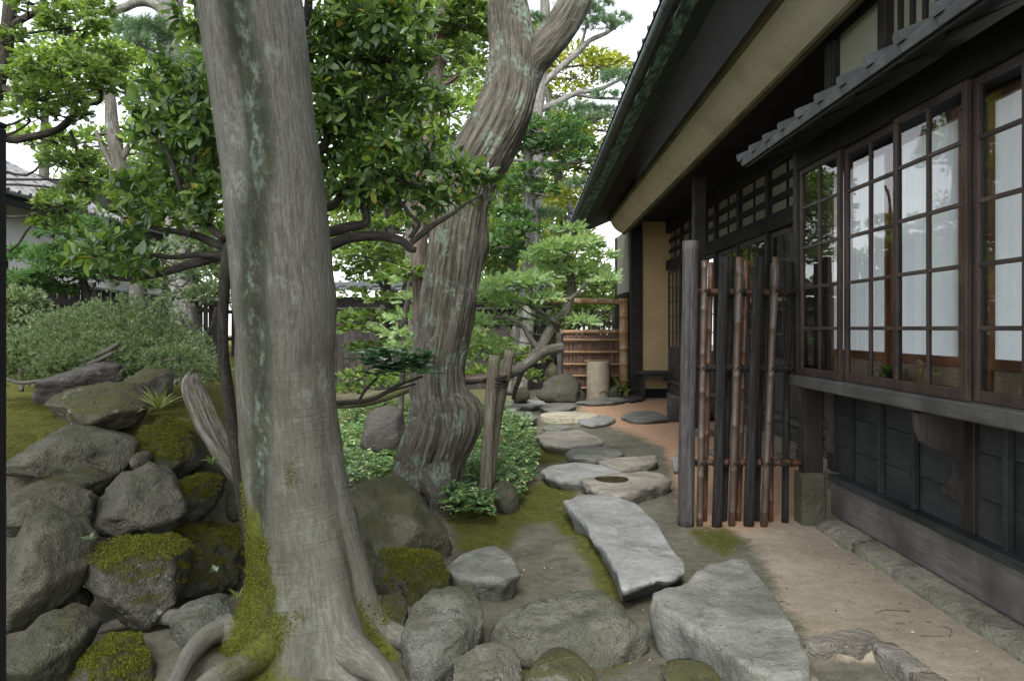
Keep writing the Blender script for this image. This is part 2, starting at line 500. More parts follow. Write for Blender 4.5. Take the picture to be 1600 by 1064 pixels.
def m_rock(name, c1, c2, moss=0.0, mlow=0.3, lichen=0.0, green=0.0, mosscol=((0.026, 0.030, 0.008), (0.10, 0.102, 0.018)), rough=0.85, strata=0.0, bump=0.5, lcol=(0.36, 0.40, 0.36), hue_k=0.5):
    t = NT(name); v = t.offs(t.obj())
    a = t.noise(v, 3.2, 8, 0.62); b = t.noise(v, 22, 6, 0.6); c = t.noise(v, 90, 3, 0.6)
    f = t.math('ADD', t.math('MULTIPLY', a, 0.6), t.math('MULTIPLY', b, 0.4))
    col = t.ramp(f, [(0.33, c1), (0.62, c2)])
    hue = t.math('FRACT', t.math('MULTIPLY', t.rnd(), 7.3))
    col = t.mix(t.math('MULTIPLY', hue, hue_k), col, (c2[0] * .85, c2[1] * .80, c2[2] * .66), 'MIX')
    col = t.mix(t.math('MULTIPLY', t.smooth(t.noise(v, 60, 3), 0.55, 0.75), 0.5), col, tuple(q * 0.55 for q in c1))
    col = t.mix(t.math('MULTIPLY', t.smooth(t.noise(v, 2.1, 6, 0.7, 0.8), 0.52, 0.66), 0.55), col, tuple(q * 0.5 for q in c1))
    h = t.math('ADD', t.math('MULTIPLY', b, 0.9), t.math('MULTIPLY', c, 0.45))
    dv = t.n('ShaderNodeVectorMath', operation='ADD'); t.l(v, dv.inputs[0])
    dn = t.n('ShaderNodeTexNoise'); t.l(v, dn.inputs['Vector']); dn.inputs['Scale'].default_value = 2.5; dn.inputs['Detail'].default_value = 5
    t.l(dn.outputs['Color'], dv.inputs[1])
    ck = t.smooth(t.voro(dv.outputs[0], 2.6, 'DISTANCE_TO_EDGE'), 0.0, 0.018)
    ck = t.math('MAXIMUM', ck, t.smooth(t.noise(v, 1.7, 2), 0.34, 0.42))
    pt = t.smooth(t.voro(t.map(v, (1, 1, 1.3)), 34), 0.10, 0.26)
    pt = t.math('MAXIMUM', pt, t.smooth(t.noise(v, 5, 3), 0.40, 0.52))
    h = t.math('ADD', h, t.math('ADD', t.math('MULTIPLY', ck, 0.7), t.math('MULTIPLY', pt, 0.35)))
    col = t.mix(t.math('MULTIPLY', t.math('SUBTRACT', 1.0, ck), 0.4), col, tuple(q * 0.35 for q in c1))
    col = t.mix(t.math('MULTIPLY', t.math('SUBTRACT', 1.0, pt), 0.4), col, tuple(q * 0.45 for q in c1))
    if strata:
        sv = t.map(v, (1.5, 1.5, 14), rot=(0.25, 0.15, 0))
        sn = t.noise(sv, 3.0, 6, 0.6); h = t.math('ADD', h, t.math('MULTIPLY', sn, strata))
        col = t.mix(t.math('MULTIPLY', t.smooth(sn, 0.45, 0.7), 0.35), col, tuple(q * 0.6 for q in c1))
    if green:
        gm = t.math('MULTIPLY', t.smooth(t.noise(v, 2.6, 5), 0.42, 0.62), green)
        col = t.mix(gm, col, (0.042, 0.05, 0.022))
    if lichen:
        ln = t.noise(v, 11, 6, 0.7); l2 = t.noise(v, 1.8, 2)
        lm = t.math('MULTIPLY', t.smooth(ln, 0.60, 0.66), t.smooth(l2, 0.62 - 0.25 * lichen, 0.75 - 0.2 * lichen))
        col = t.mix(t.math('MULTIPLY', lm, 0.85), col, lcol)
    rg = rough
    if moss:
        mn = t.noise(v, 4.0, 6, 0.6); m2 = t.noise(v, 45, 5, 0.7)
        k = t.math('ADD', t.math('MULTIPLY', t.nz(), 0.75), t.math('MULTIPLY', mn, 1.1))
        k = t.math('ADD', k, t.math('MULTIPLY', m2, 0.25))
        mk = t.smooth(k, mlow + 0.75 - 0.1, mlow + 0.75 + 0.16)
        mk = t.math('MULTIPLY', mk, moss)
        mc = t.ramp(t.math('ADD', t.math('MULTIPLY', m2, 0.6), t.math('MULTIPLY', mn, 0.4)), [(0.36, mosscol[0]), (0.62, mosscol[1])])
        col = t.mix(mk, col, mc)
        h = t.math('ADD', h, t.math('MULTIPLY', t.math('MULTIPLY', m2, mk), 1.6))
        col = t.mix(t.math('MULTIPLY', t.smooth(t.noise(v, 130, 3, 0.7), 0.50, 0.64), 0.4), col, tuple(q * 0.4 for q in c1))
    col = t.mix(t.math('MULTIPLY', t.smooth(t.noise(v, 170, 2, 0.6), 0.60, 0.70), 0.3), col, tuple(min(1, q * 1.7) for q in c2))
    h = t.math('ADD', h, t.math('MULTIPLY', t.noise(v, 8, 6, 0.7), 1.4))
    return t.fin(col, rg, t.bump(h, min(1, bump * 1.6), 0.045), 0.25)
def m_bark(name, c1, c2, vs=30.0, stretch=0.1, deep=0.6, lich=0.0, lcol=(0.25, 0.32, 0.26), red=None, moss=0.0, mossz=(0.0, 0.6), fur=None, bump=0.6, cross=0.0):
    t = NT(name); v = t.attr('bark')
    a = t.noise(t.map(v, (1, 1, stretch)), vs, 6, 0.65, 0.4)
    b = t.noise(t.map(v, (1, 1, stretch * 2.2)), vs * 2.7, 5, 0.65)
    big = t.noise(v, 3.5, 5)
    f = t.math('ADD', t.math('MULTIPLY', a, 0.6), t.math('MULTIPLY', b, 0.4))
    col = t.ramp(f, [(0.34, tuple(q * (1 - deep) for q in c1)), (0.46, c1), (0.66, c2)])
    h = f
    col = t.mix(t.math('MULTIPLY', t.smooth(big, 0.5, 0.7), 0.45), col, tuple(q * 0.6 for q in c1))
    if cross:
        cn = t.noise(t.map(v, (0.5, 0.5, 6)), 12, 5, 0.6, 0.5)
        h = t.math('ADD', h, t.math('MULTIPLY', cn, cross))
        col = t.mix(t.math('MULTIPLY', t.smooth(cn, 0.56, 0.72), 0.18), col, tuple(q * 0.55 for q in c1))
    if red:
        rn = t.noise(t.map(v, (1, 1, 0.25)), 7, 4); col = t.mix(t.math('MULTIPLY', t.smooth(rn, 0.54, 0.72), 0.5), col, red)
    if lich:
        ln = t.noise(t.map(v, (1, 1, 0.7)), 5.5, 5, 0.65); l2 = t.noise(t.map(v, (1, 1, 0.6)), 38, 4, 0.7)
        lm = t.math('MULTIPLY', t.smooth(ln, 0.62 - 0.2 * lich, 0.74 - 0.2 * lich), t.smooth(l2, 0.42, 0.58))
        col = t.mix(t.math('MULTIPLY', lm, 0.85), col, lcol)
    if fur:                                # algae and lichen in the furrow of the trunk
        g = t.attr('furrow', 'Fac')
        rd = t.attr('ridge', 'Fac')
        h = t.math('ADD', t.math('MULTIPLY', f, t.math('ADD', t.math('MULTIPLY', rd, 2.2), 0.5)), t.math('MULTIPLY', cn, t.math('SUBTRACT', 0.5, t.math('MULTIPLY', rd, 0.3))))
        lowm = t.math('MULTIPLY', t.math('SUBTRACT', 1.0, rd), t.smooth(t.noise(v, 4, 5), 0.3, 0.6))
        col = t.mix(t.math('MULTIPLY', lowm, 0.5), col, (0.092, 0.086, 0.06))
        gn = t.noise(t.map(v, (1, 1, 0.5)), 9, 5, 0.65); g2 = t.noise(t.map(v, (1, 1, 0.5)), 26, 5, 0.75)
        gm = t.smooth(t.math('ADD', g, t.math('MULTIPLY', gn, 1.1)), 0.72, 1.25)
        gc = t.ramp(gn, [(0.35, (0.014, 0.016, 0.010)), (0.55, (0.032, 0.038, 0.02)), (0.7, (0.07, 0.065, 0.04))])
        col = t.mix(t.math('MULTIPLY', gm, 0.88), col, gc)
        wm = t.math('MULTIPLY', t.smooth(t.math('ADD', t.math('MULTIPLY', g, 0.4), t.math('MULTIPLY', gn, 0.9)), 0.62, 0.9), t.smooth(g2, 0.46, 0.62))
        col = t.mix(t.math('MULTIPLY', wm, 0.6), col, (0.21, 0.26, 0.23))
    if moss:
        mk = t.attr('moss', 'Fac')
        mn = t.noise(v, 7, 5, 0.65); m2 = t.noise(v, 60, 4, 0.7)
        mm = t.smooth(t.math('ADD', mk, t.math('MULTIPLY', mn, 0.8)), 0.72, 1.0)
        mc = t.ramp(t.math('ADD', t.math('MULTIPLY', m2, 0.5), t.math('MULTIPLY', mn, 0.5)), [(0.35, (0.022, 0.028, 0.006)), (0.62, (0.11, 0.12, 0.014))])
        col = t.mix(t.math('MULTIPLY', mm, moss), col, mc)
        h = t.math('ADD', h, t.math('MULTIPLY', t.math('MULTIPLY', m2, mm), 1.2))
    return t.fin(col, 0.85, t.bump(h, min(1, bump * 1.6), 0.035), 0.2)
def m_leaf(name, stops, rough=0.4, trans=0.25, spec=0.5, k=1.45):
    stops = [(a_, tuple(q * k for q in c_)) for a_, c_ in stops]
    t = NT(name)
    col = t.ramp(t.math('FRACT', t.math('ADD', t.island(), t.rnd())), stops)
    t.fin(col, rough, None, spec)
    tr = t.n('ShaderNodeBsdfTranslucent')
    tc = t.mix(1.0, col, (1.5, 1.6, 0.7) if name != 'white_cloth_screen' else (1, 1, 1), 'MULTIPLY')
    t.l(tc, tr.inputs[0])
    mx = t.n('ShaderNodeMixShader'); mx.inputs[0].default_value = trans
    t.l(t.b.outputs[0], mx.inputs[1]); t.l(tr.outputs[0], mx.inputs[2]); t.l(mx.outputs[0], t.out.inputs['Surface'])
    return t.m
def m_glass(name, tint=(0.93, 0.96, 0.95), refl=1.0):
    t = NT(name)
    tr = t.n('ShaderNodeBsdfTransparent'); t.put(tr.inputs[0], tint)
    gl = t.n('ShaderNodeBsdfGlossy'); gl.inputs['Roughness'].default_value = 0.015
    wv = t.noise(t.obj(), 1.7, 2); nb = t.bump(wv, 0.05, 0.02)
    t.l(nb, gl.inputs['Normal'])
    fr = t.n('ShaderNodeFresnel'); fr.inputs[0].default_value = 1.5
    fk = t.math('MULTIPLY', fr.outputs[0], 1.15 * refl, True)
    mx = t.n('ShaderNodeMixShader'); t.l(fk, mx.inputs[0]); t.l(tr.outputs[0], mx.inputs[1]); t.l(gl.outputs[0], mx.inputs[2])
    t.l(mx.outputs[0], t.out.inputs['Surface'])
    return t.m
MT = {}
MT['wood_y'] = m_wood('weathered_wood_y', (0.030, 0.028, 0.027), (0.105, 0.100, 0.095), 'y')
MT['wood_z'] = m_wood('weathered_wood_z', (0.022, 0.020, 0.019), (0.075, 0.070, 0.066), 'z')
MT['wood_x'] = m_wood('weathered_wood_x', (0.022, 0.020, 0.019), (0.075, 0.070, 0.066), 'x')
MT['board'] = m_wood('bluish_wall_board', (0.018, 0.019, 0.0195), (0.050, 0.053, 0.053), 'y', 0.7, 0.8)
MT['beam'] = m_wood('pale_base_beam', (0.065, 0.061, 0.058), (0.17, 0.162, 0.156), 'y', 0.8, 0.8)
MT['sill'] = m_wood('grey_sill_wood', (0.05, 0.048, 0.046), (0.125, 0.12, 0.116), 'y', 0.7, 0.9)
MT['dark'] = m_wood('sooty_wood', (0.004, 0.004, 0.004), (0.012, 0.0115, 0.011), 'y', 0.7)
MT['darkz'] = m_wood('sooty_post_wood', (0.012, 0.011, 0.010), (0.04, 0.036, 0.034), 'z', 0.65)
MT['sash'] = m_wood('reddish_sash_wood', (0.028, 0.018, 0.015), (0.082, 0.056, 0.047), 'z', 0.55)
MT['sashy'] = m_wood('reddish_sash_wood_y', (0.034, 0.023, 0.019), (0.105, 0.078, 0.066), 'y', 0.55)
MT['redwood'] = m_wood('red_brown_screen_wood', (0.15, 0.055, 0.025), (0.36, 0.15, 0.068), 'y', 0.45)
MT['redwoodz'] = m_wood('red_brown_screen_wood_z', (0.06, 0.02, 0.010), (0.15, 0.055, 0.025), 'z', 0.45)
MT['log'] = m_wood('cream_log', (0.66, 0.60, 0.49), (0.78, 0.72, 0.61), 'y', 0.6, 0.6, stain=(0.62, 0.55, 0.44), bump=0.12)
MT['olive'] = m_wood('olive_trim', (0.12, 0.115, 0.06), (0.24, 0.22, 0.13), 'y', 0.7)
MT['ochre'] = m_plain('ochre_plaster', (0.41, 0.305, 0.16), 0.9, 0.10, 1.6, 0.2)
MT['plaster'] = m_plain('grey_green_plaster', (0.26, 0.26, 0.205), 0.9, 0.10, 2.0, 0.15)
MT['whitewall'] = m_plain('white_plaster', (0.62, 0.62, 0.60), 0.9, 0.06, 2.0, 0.1)
MT['tile'] = m_plain('grey_roof_tile', (0.095, 0.105, 0.11), 0.5, 0.35, 9.0, 0.3)
MT['tile_far'] = m_plain('silver_roof_tile', (0.15, 0.15, 0.155), 0.5, 0.3, 5.0, 0.3)
MT['gutter'] = m_plain('dark_copper_gutter', (0.045, 0.06, 0.068), 0.38, 0.35, 7.0, 0.15, metal=0.4)
t = NT('verdigris_flashing'); v = t.obj()
a = t.noise(t.map(v, (4, 1, 4)), 5, 6, 0.7)
MT['verdi'] = t.fin(t.ramp(a, [(0.36, (0.02, 0.035, 0.03)), (0.48, (0.05, 0.10, 0.08)), (0.6, (0.20, 0.35, 0.28))]), 0.7, t.bump(a, 0.4, 0.01))
MT['darkgreen'] = m_plain('dark_green_fascia', (0.012, 0.03, 0.024), 0.6, 0.3, 5, 0.2)
MT['mortar'] = m_plain('ragged_mortar', (0.30, 0.26, 0.20), 0.9, 0.4, 14, 0.5)
MT['paper'] = m_leaf('white_cloth_screen', [(0, (0.84, 0.88, 0.93)), (1, (0.86, 0.89, 0.94))], 0.9, 0.5, 0.2, 1.0)
t = NT('woven_panel'); v = t.obj()
q1 = t.noise(t.map(v, (1, 60, 3)), 4, 3); q2 = t.noise(t.map(v, (1, 3, 60)), 4, 3); f = t.math('MAXIMUM', q1, q2)
MT['woven'] = t.fin(t.ramp(f, [(0.4, (0.13, 0.085, 0.055)), (0.7, (0.38, 0.29, 0.2))]), 0.7, t.bump(f, 0.4, 0.004))
MT['glass'] = m_glass('window_glass')
MT['stonebase'] = m_rock('plinth_stone', (0.133, 0.121, 0.102), (0.266, 0.250, 0.219), moss=0.0, lichen=0.2)
MT['slab'] = m_rock('path_slab', (0.165, 0.166, 0.159), (0.309, 0.312, 0.301), moss=0.0, hue_k=0.0, green=0.2, strata=0.3, bump=0.26)
MT['slab2'] = m_rock('path_slab_buff', (0.180, 0.164, 0.138), (0.337, 0.313, 0.267), moss=0.0, green=0.2, strata=0.6, bump=0.38, hue_k=0.15)
MT['slab3'] = m_rock('path_slab_grey', (0.104, 0.107, 0.094), (0.220, 0.223, 0.201), green=0.35, strata=0.45, bump=0.32, hue_k=0.1)
MT['rock'] = m_rock('grey_boulder', (0.058, 0.056, 0.044), (0.129, 0.125, 0.098), moss=0.35, mlow=0.55, green=0.4, lichen=0.1)
MT['rockd'] = m_rock('dark_boulder', (0.039, 0.037, 0.029), (0.098, 0.095, 0.075), moss=0.4, mlow=0.55, green=0.5, lichen=0.5)
MT['rockm'] = m_rock('mossy_boulder', (0.044, 0.044, 0.034), (0.119, 0.113, 0.089), moss=0.95, mlow=0.22, green=0.5, lichen=0.45)
MT['rockl'] = m_rock('lichened_boulder', (0.059, 0.059, 0.044), (0.142, 0.136, 0.102), moss=0.7, mlow=0.42, green=0.4, lichen=1.2)
MT['rockg'] = m_rock('green_boulder', (0.071, 0.070, 0.052), (0.157, 0.157, 0.114), moss=0.5, mlow=0.35, green=0.75)
MT['rockp'] = m_rock('purple_grey_boulder', (0.060, 0.054, 0.052), (0.114, 0.106, 0.098), moss=0.2, mlow=0.7, lichen=0.2, strata=0.5)
MT['rockpath'] = m_rock('path_boulder', (0.079, 0.081, 0.067), (0.170, 0.172, 0.148), moss=0.3, mlow=0.62, green=0.45)
MT['conc'] = m_plain('rough_concrete', (0.29, 0.25, 0.19), 0.9, 0.2, 9, 0.6, bsc=90)
MT['mill'] = m_rock('millstone_granite', (0.33, 0.31, 0.24), (0.52, 0.49, 0.40), green=0.15)
t = NT('puddle_water')
MT['water'] = t.fin((0.03, 0.026, 0.018), 0.02, None, 0.9)
MT['bark1'] = m_bark('pale_smooth_bark', (0.105, 0.103, 0.086), (0.198, 0.195, 0.168), 75, 0.10, 0.4, lich=0.45, lcol=(0.21, 0.225, 0.20), fur=True, moss=0.95, bump=0.3, cross=0.5)
MT['bark2'] = m_bark('twisted_fibrous_bark', (0.066, 0.060, 0.046), (0.18, 0.168, 0.136), 46, 0.045, 0.85, lich=0.62, lcol=(0.17, 0.225, 0.175), red=(0.085, 0.064, 0.046), bump=1.0)
MT['bark3'] = m_bark('red_brown_bark', (0.10, 0.075, 0.062), (0.20, 0.16, 0.135), 24, 0.06, 0.7)
MT['barkp'] = m_bark('grey_pine_bark', (0.12, 0.115, 0.105), (0.28, 0.27, 0.245), 16, 0.3, 0.75, lich=0.3)
MT['barkd'] = m_bark('dark_branch_bark', (0.03, 0.027, 0.022), (0.075, 0.068, 0.055), 40, 0.2, 0.5)
MT['barkg'] = m_bark('grey_limb_bark', (0.075, 0.07, 0.058), (0.17, 0.16, 0.135), 30, 0.15, 0.6, lich=0.3)
MT['barkw'] = m_bark('silvered_driftwood', (0.11, 0.098, 0.08), (0.34, 0.32, 0.285), 34, 0.05, 0.8, lich=0.8, lcol=(0.10, 0.105, 0.04))
MT['barkmoss'] = m_bark('mossy_log_bark', (0.09, 0.085, 0.05), (0.22, 0.21, 0.14), 24, 0.08, 0.7, lich=0.8, lcol=(0.10, 0.12, 0.02))
MT['pole_dark'] = m_bark('charred_pole', (0.016, 0.0145, 0.014), (0.05, 0.047, 0.046), 45, 0.05, 0.5, bump=0.4)
MT['pole_grey'] = m_bark('grey_round_post', (0.05, 0.047, 0.045), (0.118, 0.112, 0.107), 45, 0.04, 0.5, bump=0.4)
MT['stake'] = m_bark('weathered_stake', (0.10, 0.088, 0.066), (0.23, 0.205, 0.16), 34, 0.06, 0.7)
t = NT('aged_bamboo'); v = t.attr('bark'); a = t.noise(t.map(v, (1, 1, 0.1)), 30, 4); b = t.noise(v, 5, 3)
MT['bamboo'] = t.fin(t.mix(t.smooth(b, 0.4, 0.65), t.ramp(a, [(0.3, (0.034, 0.021, 0.014)), (0.65, (0.105, 0.066, 0.045))]), (0.09, 0.075, 0.065)), 0.42, t.bump(a, 0.15, 0.004))
t = NT('brown_bamboo'); v = t.attr('bark'); a = t.noise(t.map(v, (1, 1, 0.1)), 30, 4); b = t.noise(v, 6, 3)
MT['bamboob'] = t.fin(t.mix(t.smooth(b, 0.45, 0.7), t.ramp(a, [(0.3, (0.05, 0.022, 0.012)), (0.65, (0.13, 0.06, 0.032))]), (0.05, 0.035, 0.025)), 0.4, t.bump(a, 0.15, 0.004))
t = NT('orange_bamboo'); v = t.attr('bark'); a = t.noise(t.map(v, (1, 1, 0.1)), 30, 4); b = t.noise(v, 5, 3)
MT['bambooo'] = t.fin(t.mix(t.smooth(b, 0.5, 0.7), t.ramp(a, [(0.3, (0.20, 0.11, 0.05)), (0.65, (0.33, 0.20, 0.10))]), (0.32, 0.26, 0.18)), 0.45, t.bump(a, 0.15, 0.004))
MT['rope'] = m_plain('dark_palm_rope', (0.022, 0.018, 0.014), 0.9, 0.4, 40, 0.6)
MT['brush'] = m_plain('brushwood', (0.13, 0.08, 0.055), 0.8, 0.5, 30, 0.4)
MT['fence'] = m_wood('old_fence_board', (0.022, 0.018, 0.016), (0.07, 0.06, 0.055), 'z', 0.8)
MT['metalcap'] = m_plain('dull_metal_cap', (0.10, 0.12, 0.13), 0.4, 0.2, 8, 0.1, metal=0.3)
MT['black'] = m_wood('black_gatepost', (0.004, 0.004, 0.005), (0.013, 0.013, 0.014), 'z', 0.6)
MT['pot'] = m_plain('black_pot', (0.01, 0.01, 0.011), 0.4)
MT['plank'] = m_wood('yellow_offcut', (0.30, 0.19, 0.09), (0.48, 0.33, 0.18), 'z', 0.6)
# leaves
MT['camellia'] = m_leaf('glossy_evergreen_leaf', [(0, (0.018, 0.036, 0.014)), (0.4, (0.042, 0.078, 0.024)), (0.75, (0.08, 0.128, 0.034)), (0.985, (0.12, 0.185, 0.035)), (0.997, (0.24, 0.18, 0.03))], 0.23, 0.4, 0.6, 1.6)
MT['camelliad'] = m_leaf('deep_green_leaf', [(0, (0.015, 0.042, 0.02)), (0.5, (0.026, 0.066, 0.03)), (1, (0.05, 0.10, 0.045))], 0.2, 0.25, 0.8, 2.2)
MT['hinoki'] = m_leaf('cypress_spray', [(0, (0.042, 0.075, 0.024)), (0.5, (0.08, 0.122, 0.038)), (0.85, (0.125, 0.175, 0.06)), (1, (0.19, 0.23, 0.09))], 0.6, 0.45, 0.3, 1.6)
MT['hinokil'] = m_leaf('bright_cypress_spray', [(0, (0.032, 0.066, 0.018)), (0.5, (0.062, 0.118, 0.03)), (1, (0.14, 0.19, 0.055))], 0.6, 0.4, 0.3, 2.00)
MT['hinokid'] = m_leaf('dark_cypress_spray', [(0, (0.03, 0.064, 0.028)), (0.5, (0.05, 0.098, 0.04)), (1, (0.10, 0.165, 0.065))], 0.6, 0.42, 0.3, 1.6)
MT['fir'] = m_leaf('young_fir_needles', [(0, (0.10, 0.155, 0.082)), (0.5, (0.165, 0.23, 0.125)), (1, (0.27, 0.335, 0.20))], 0.55, 0.5, 0.35, 1.8)
MT['pine'] = m_leaf('pine_needles', [(0, (0.026, 0.048, 0.026)), (0.6, (0.045, 0.08, 0.042)), (1, (0.085, 0.13, 0.065))], 0.55, 0.27, 0.35, 2.00)
MT['juniper'] = m_leaf('juniper_tufts', [(0, (0.055, 0.082, 0.045)), (0.5, (0.10, 0.138, 0.072)), (0.85, (0.16, 0.2, 0.10)), (1, (0.19, 0.235, 0.135))], 0.6, 0.3, 0.3, 1.3)
MT['yellow'] = m_leaf('yellow_green_leaf', [(0, (0.09, 0.11, 0.02)), (0.6, (0.16, 0.18, 0.04)), (1, (0.28, 0.26, 0.07))], 0.5, 0.45, 0.3)
MT['light'] = m_leaf('light_green_leaf', [(0, (0.06, 0.10, 0.02)), (0.6, (0.11, 0.17, 0.04)), (1, (0.20, 0.26, 0.08))], 0.45, 0.4, 0.4)
MT['bgreen'] = m_leaf('background_leaf', [(0, (0.055, 0.088, 0.03)), (0.6, (0.10, 0.145, 0.05)), (1, (0.19, 0.235, 0.085))], 0.5, 0.5, 0.35, 1.5)
MT['greyleaf'] = m_leaf('grey_green_leaf', [(0, (0.04, 0.062, 0.035)), (0.6, (0.075, 0.105, 0.06)), (1, (0.16, 0.19, 0.125))], 0.4, 0.37, 0.5, 1.80)
MT['cover'] = m_leaf('ground_cover_leaf', [(0, (0.022, 0.052, 0.020)), (0.5, (0.042, 0.088, 0.034)), (0.8, (0.09, 0.135, 0.05)), (0.93, (0.19, 0.21, 0.10)), (1, (0.24, 0.25, 0.14))], 0.35, 0.32, 0.5, 2.5)
MT['mossblade'] = m_leaf('moss_blade', [(0, (0.022, 0.02, 0.006)), (0.3, (0.04, 0.042, 0.008)), (0.7, (0.085, 0.09, 0.013)), (1, (0.15, 0.16, 0.025))], 0.8, 0.3, 0.1, 1.9)
MT['litter'] = m_leaf('fallen_bits', [(0, (0.05, 0.03, 0.015)), (0.6, (0.14, 0.09, 0.05)), (1, (0.32, 0.27, 0.18))], 0.8, 0.1, 0.2)
MT['grass'] = m_leaf('grass_blade', [(0, (0.07, 0.09, 0.02)), (1, (0.20, 0.21, 0.07))], 0.5, 0.3, 0.3)
MT['pebble'] = m_leaf('small_pebbles', [(0, (0.08, 0.07, 0.055)), (0.5, (0.2, 0.18, 0.15)), (0.9, (0.34, 0.32, 0.29)), (1, (0.55, 0.53, 0.5))], 0.9, 0.0, 0.2, 1.0)
MT['kerbconc'] = m_rock('pale_kerb', (0.187, 0.181, 0.140), (0.340, 0.328, 0.265), green=0.2, bump=0.7, hue_k=0.1)
MT['bracket'] = m_wood('bracket_wood', (0.03, 0.026, 0.024), (0.10, 0.09, 0.082), 'z', 0.6)
MT['transom'] = m_plain('dim_transom_plaster', (0.15, 0.15, 0.12), 0.9, 0.1, 2.0, 0.1)
# ------------------------------------------------------------------ ground
def poly_sd(px, py, poly):                       # signed distance in px, positive inside
    poly = np.asarray(poly, float); n = len(poly)
    d = np.full(px.shape, 1e9); ins = np.zeros(px.shape, bool)
    for i in range(n):
        a, b = poly[i], poly[(i + 1) % n]; e = b - a
        t_ = np.clip(((px - a[0]) * e[0] + (py - a[1]) * e[1]) / (e.dot(e) + 1e-9), 0, 1)
        d = np.minimum(d, np.hypot(px - a[0] - t_ * e[0], py - a[1] - t_ * e[1]))
        c = ((a[1] > py) != (b[1] > py)) & (px < (b[0] - a[0]) * (py - a[1]) / (b[1] - a[1] + 1e-9) + a[0])
        ins ^= c
    return np.where(ins, d, -d)
def gz(x, y):
    x = np.asarray(x, float); y = np.asarray(y, float)
    pl = sstep(0.0, 0.9, (y - 4.2) - 1.3 * (x + 2.6)) * sstep(-1.3, -2.1, x + .35 * np.maximum(y - 5, 0)) * 0.9
    pit = -0.085 * sstep(1.30, 1.36, x) * sstep(1.76, 1.70, x) * sstep(3.66, 3.60, y)
    q = np.column_stack([x.ravel(), y.ravel(), 0 * x.ravel()])
    soft = sstep(1.15, 0.75, x)
    n = (fbm(q * 1.3, 3, 3) * 0.035).reshape(x.shape) * (0.25 + 0.75 * soft)
    n2 = (fbm(q * 9, 3, 8) * 0.008).reshape(x.shape) * (0.3 + 0.7 * soft)
    return pl + pit + n - 0.02 * soft + n2
xs = np.concatenate([[-40, -25, -16], np.linspace(-11, -4.6, 26), np.linspace(-4.5, 3.5, 190), [4.5, 7, 12, 30]])
ys = np.concatenate([[-12, -5, 0, 1.2, 2.0], 2.3 * (20 / 2.3) ** np.linspace(0, 1, 300), [22, 25, 30, 40, 70]])
GX, GY = np.meshgrid(xs, ys)
GZ = gz(GX, GY)
nx, ny = len(xs), len(ys)
i = np.arange(ny - 1)[:, None] * nx; j = np.arange(nx - 1)[None]
F = np.stack([i + j, i + j + 1, i + nx + j + 1, i + nx + j], -1).reshape(-1, 4)
V = np.column_stack([GX.ravel(), GY.ravel(), GZ.ravel()])
yy = np.maximum(V[:, 1], 0.6)
ux = CX + V[:, 0] / yy * FPX; uy = CY + (EYE - 0) / yy * FPX       # map position of each ground point in plan
sand_p = [(1100, 818), (1150, 836), (1200, 880), (1212, 930), (1250, 985), (1275, 1064), (1300, 1500), (3000, 1500), (3000, 990), (1290, 760), (1180, 790)]
orange_p = [(1092, 830), (1062, 800), (1052, 740), (1036, 700), (985, 676), (938, 660), (905, 640), (915, 626), (1010, 616), (1130, 618), (1290, 690), (1290, 800), (1180, 830)]
moss_ps = [[(700, 800), (735, 768), (800, 770), (850, 752), (905, 752), (895, 775), (912, 800), (940, 845), (962, 880), (985, 925), (975, 940), (945, 925), (925, 880), (895, 840), (860, 800), (815, 812), (790, 845), (720, 850)],
           [(830, 700), (880, 695), (885, 715), (845, 725)], [(1085, 830), (1130, 832), (1165, 850), (1130, 865), (1100, 850)],
           [(845, 655), (860, 640), (905, 655), (880, 668)], [(820, 1010), (1000, 1005), (960, 1040), (830, 1030)], [(1060, 960), (1120, 990), (1160, 1064), (1080, 1064)]]
k_px = 1.0 / np.maximum(14, (uy - CY) * 0.09)
sand = sstep(-1.2, 1.2, poly_sd(ux, uy, sand_p) * k_px)
sand = sand * sstep(-.06, -.03, V[:, 2])
orng = sstep(-1.6, 1.6, poly_sd(ux, uy, orange_p) * k_px)
moss = np.max([sstep(-1.0, 0.8, poly_sd(ux, uy, q) * k_px) for q in moss_ps], axis=0)
moss = np.maximum(moss, sstep(.55, .8, V[:, 2]) * 1.1)
moss = np.maximum(moss, 0.55 * sstep(-0.1, -0.6, V[:, 0]) * sstep(7, 9, V[:, 1]))
t = NT('garden_ground')
wpos = t.n('ShaderNodeNewGeometry').outputs['Position']
n1 = t.noise(wpos, 2.2, 6); n2 = t.noise(wpos, 14, 6, 0.65); n3 = t.noise(wpos, 80, 4, 0.7); n4 = t.noise(wpos, 300, 2, 0.7)
soil = t.ramp(t.math('ADD', t.math('MULTIPLY', n1, 0.5), t.math('MULTIPLY', n2, 0.5)), [(0.35, (0.082, 0.078, 0.056)), (0.62, (0.185, 0.178, 0.135))])
soil = t.mix(t.math('MULTIPLY', t.smooth(n3, 0.56, 0.7), 0.5), soil, (0.07, 0.05, 0.032))
sa = t.ramp(t.math('ADD', t.math('MULTIPLY', t.math('ADD', t.math('MULTIPLY', n1, 0.5), t.math('MULTIPLY', n2, 0.5)), 0.7), t.math('MULTIPLY', n3, 0.3)), [(0.36, (0.255, 0.213, 0.15)), (0.64, (0.47, 0.41, 0.315))])
sa = t.mix(t.math('MULTIPLY', t.smooth(n4, 0.58, 0.72), 0.45), sa, (0.14, 0.10, 0.07))
og = t.ramp(t.math('ADD', t.math('MULTIPLY', n2, 0.6), t.math('MULTIPLY', n3, 0.4)), [(0.35, (0.35, 0.205, 0.125)), (0.65, (0.54, 0.355, 0.24))])
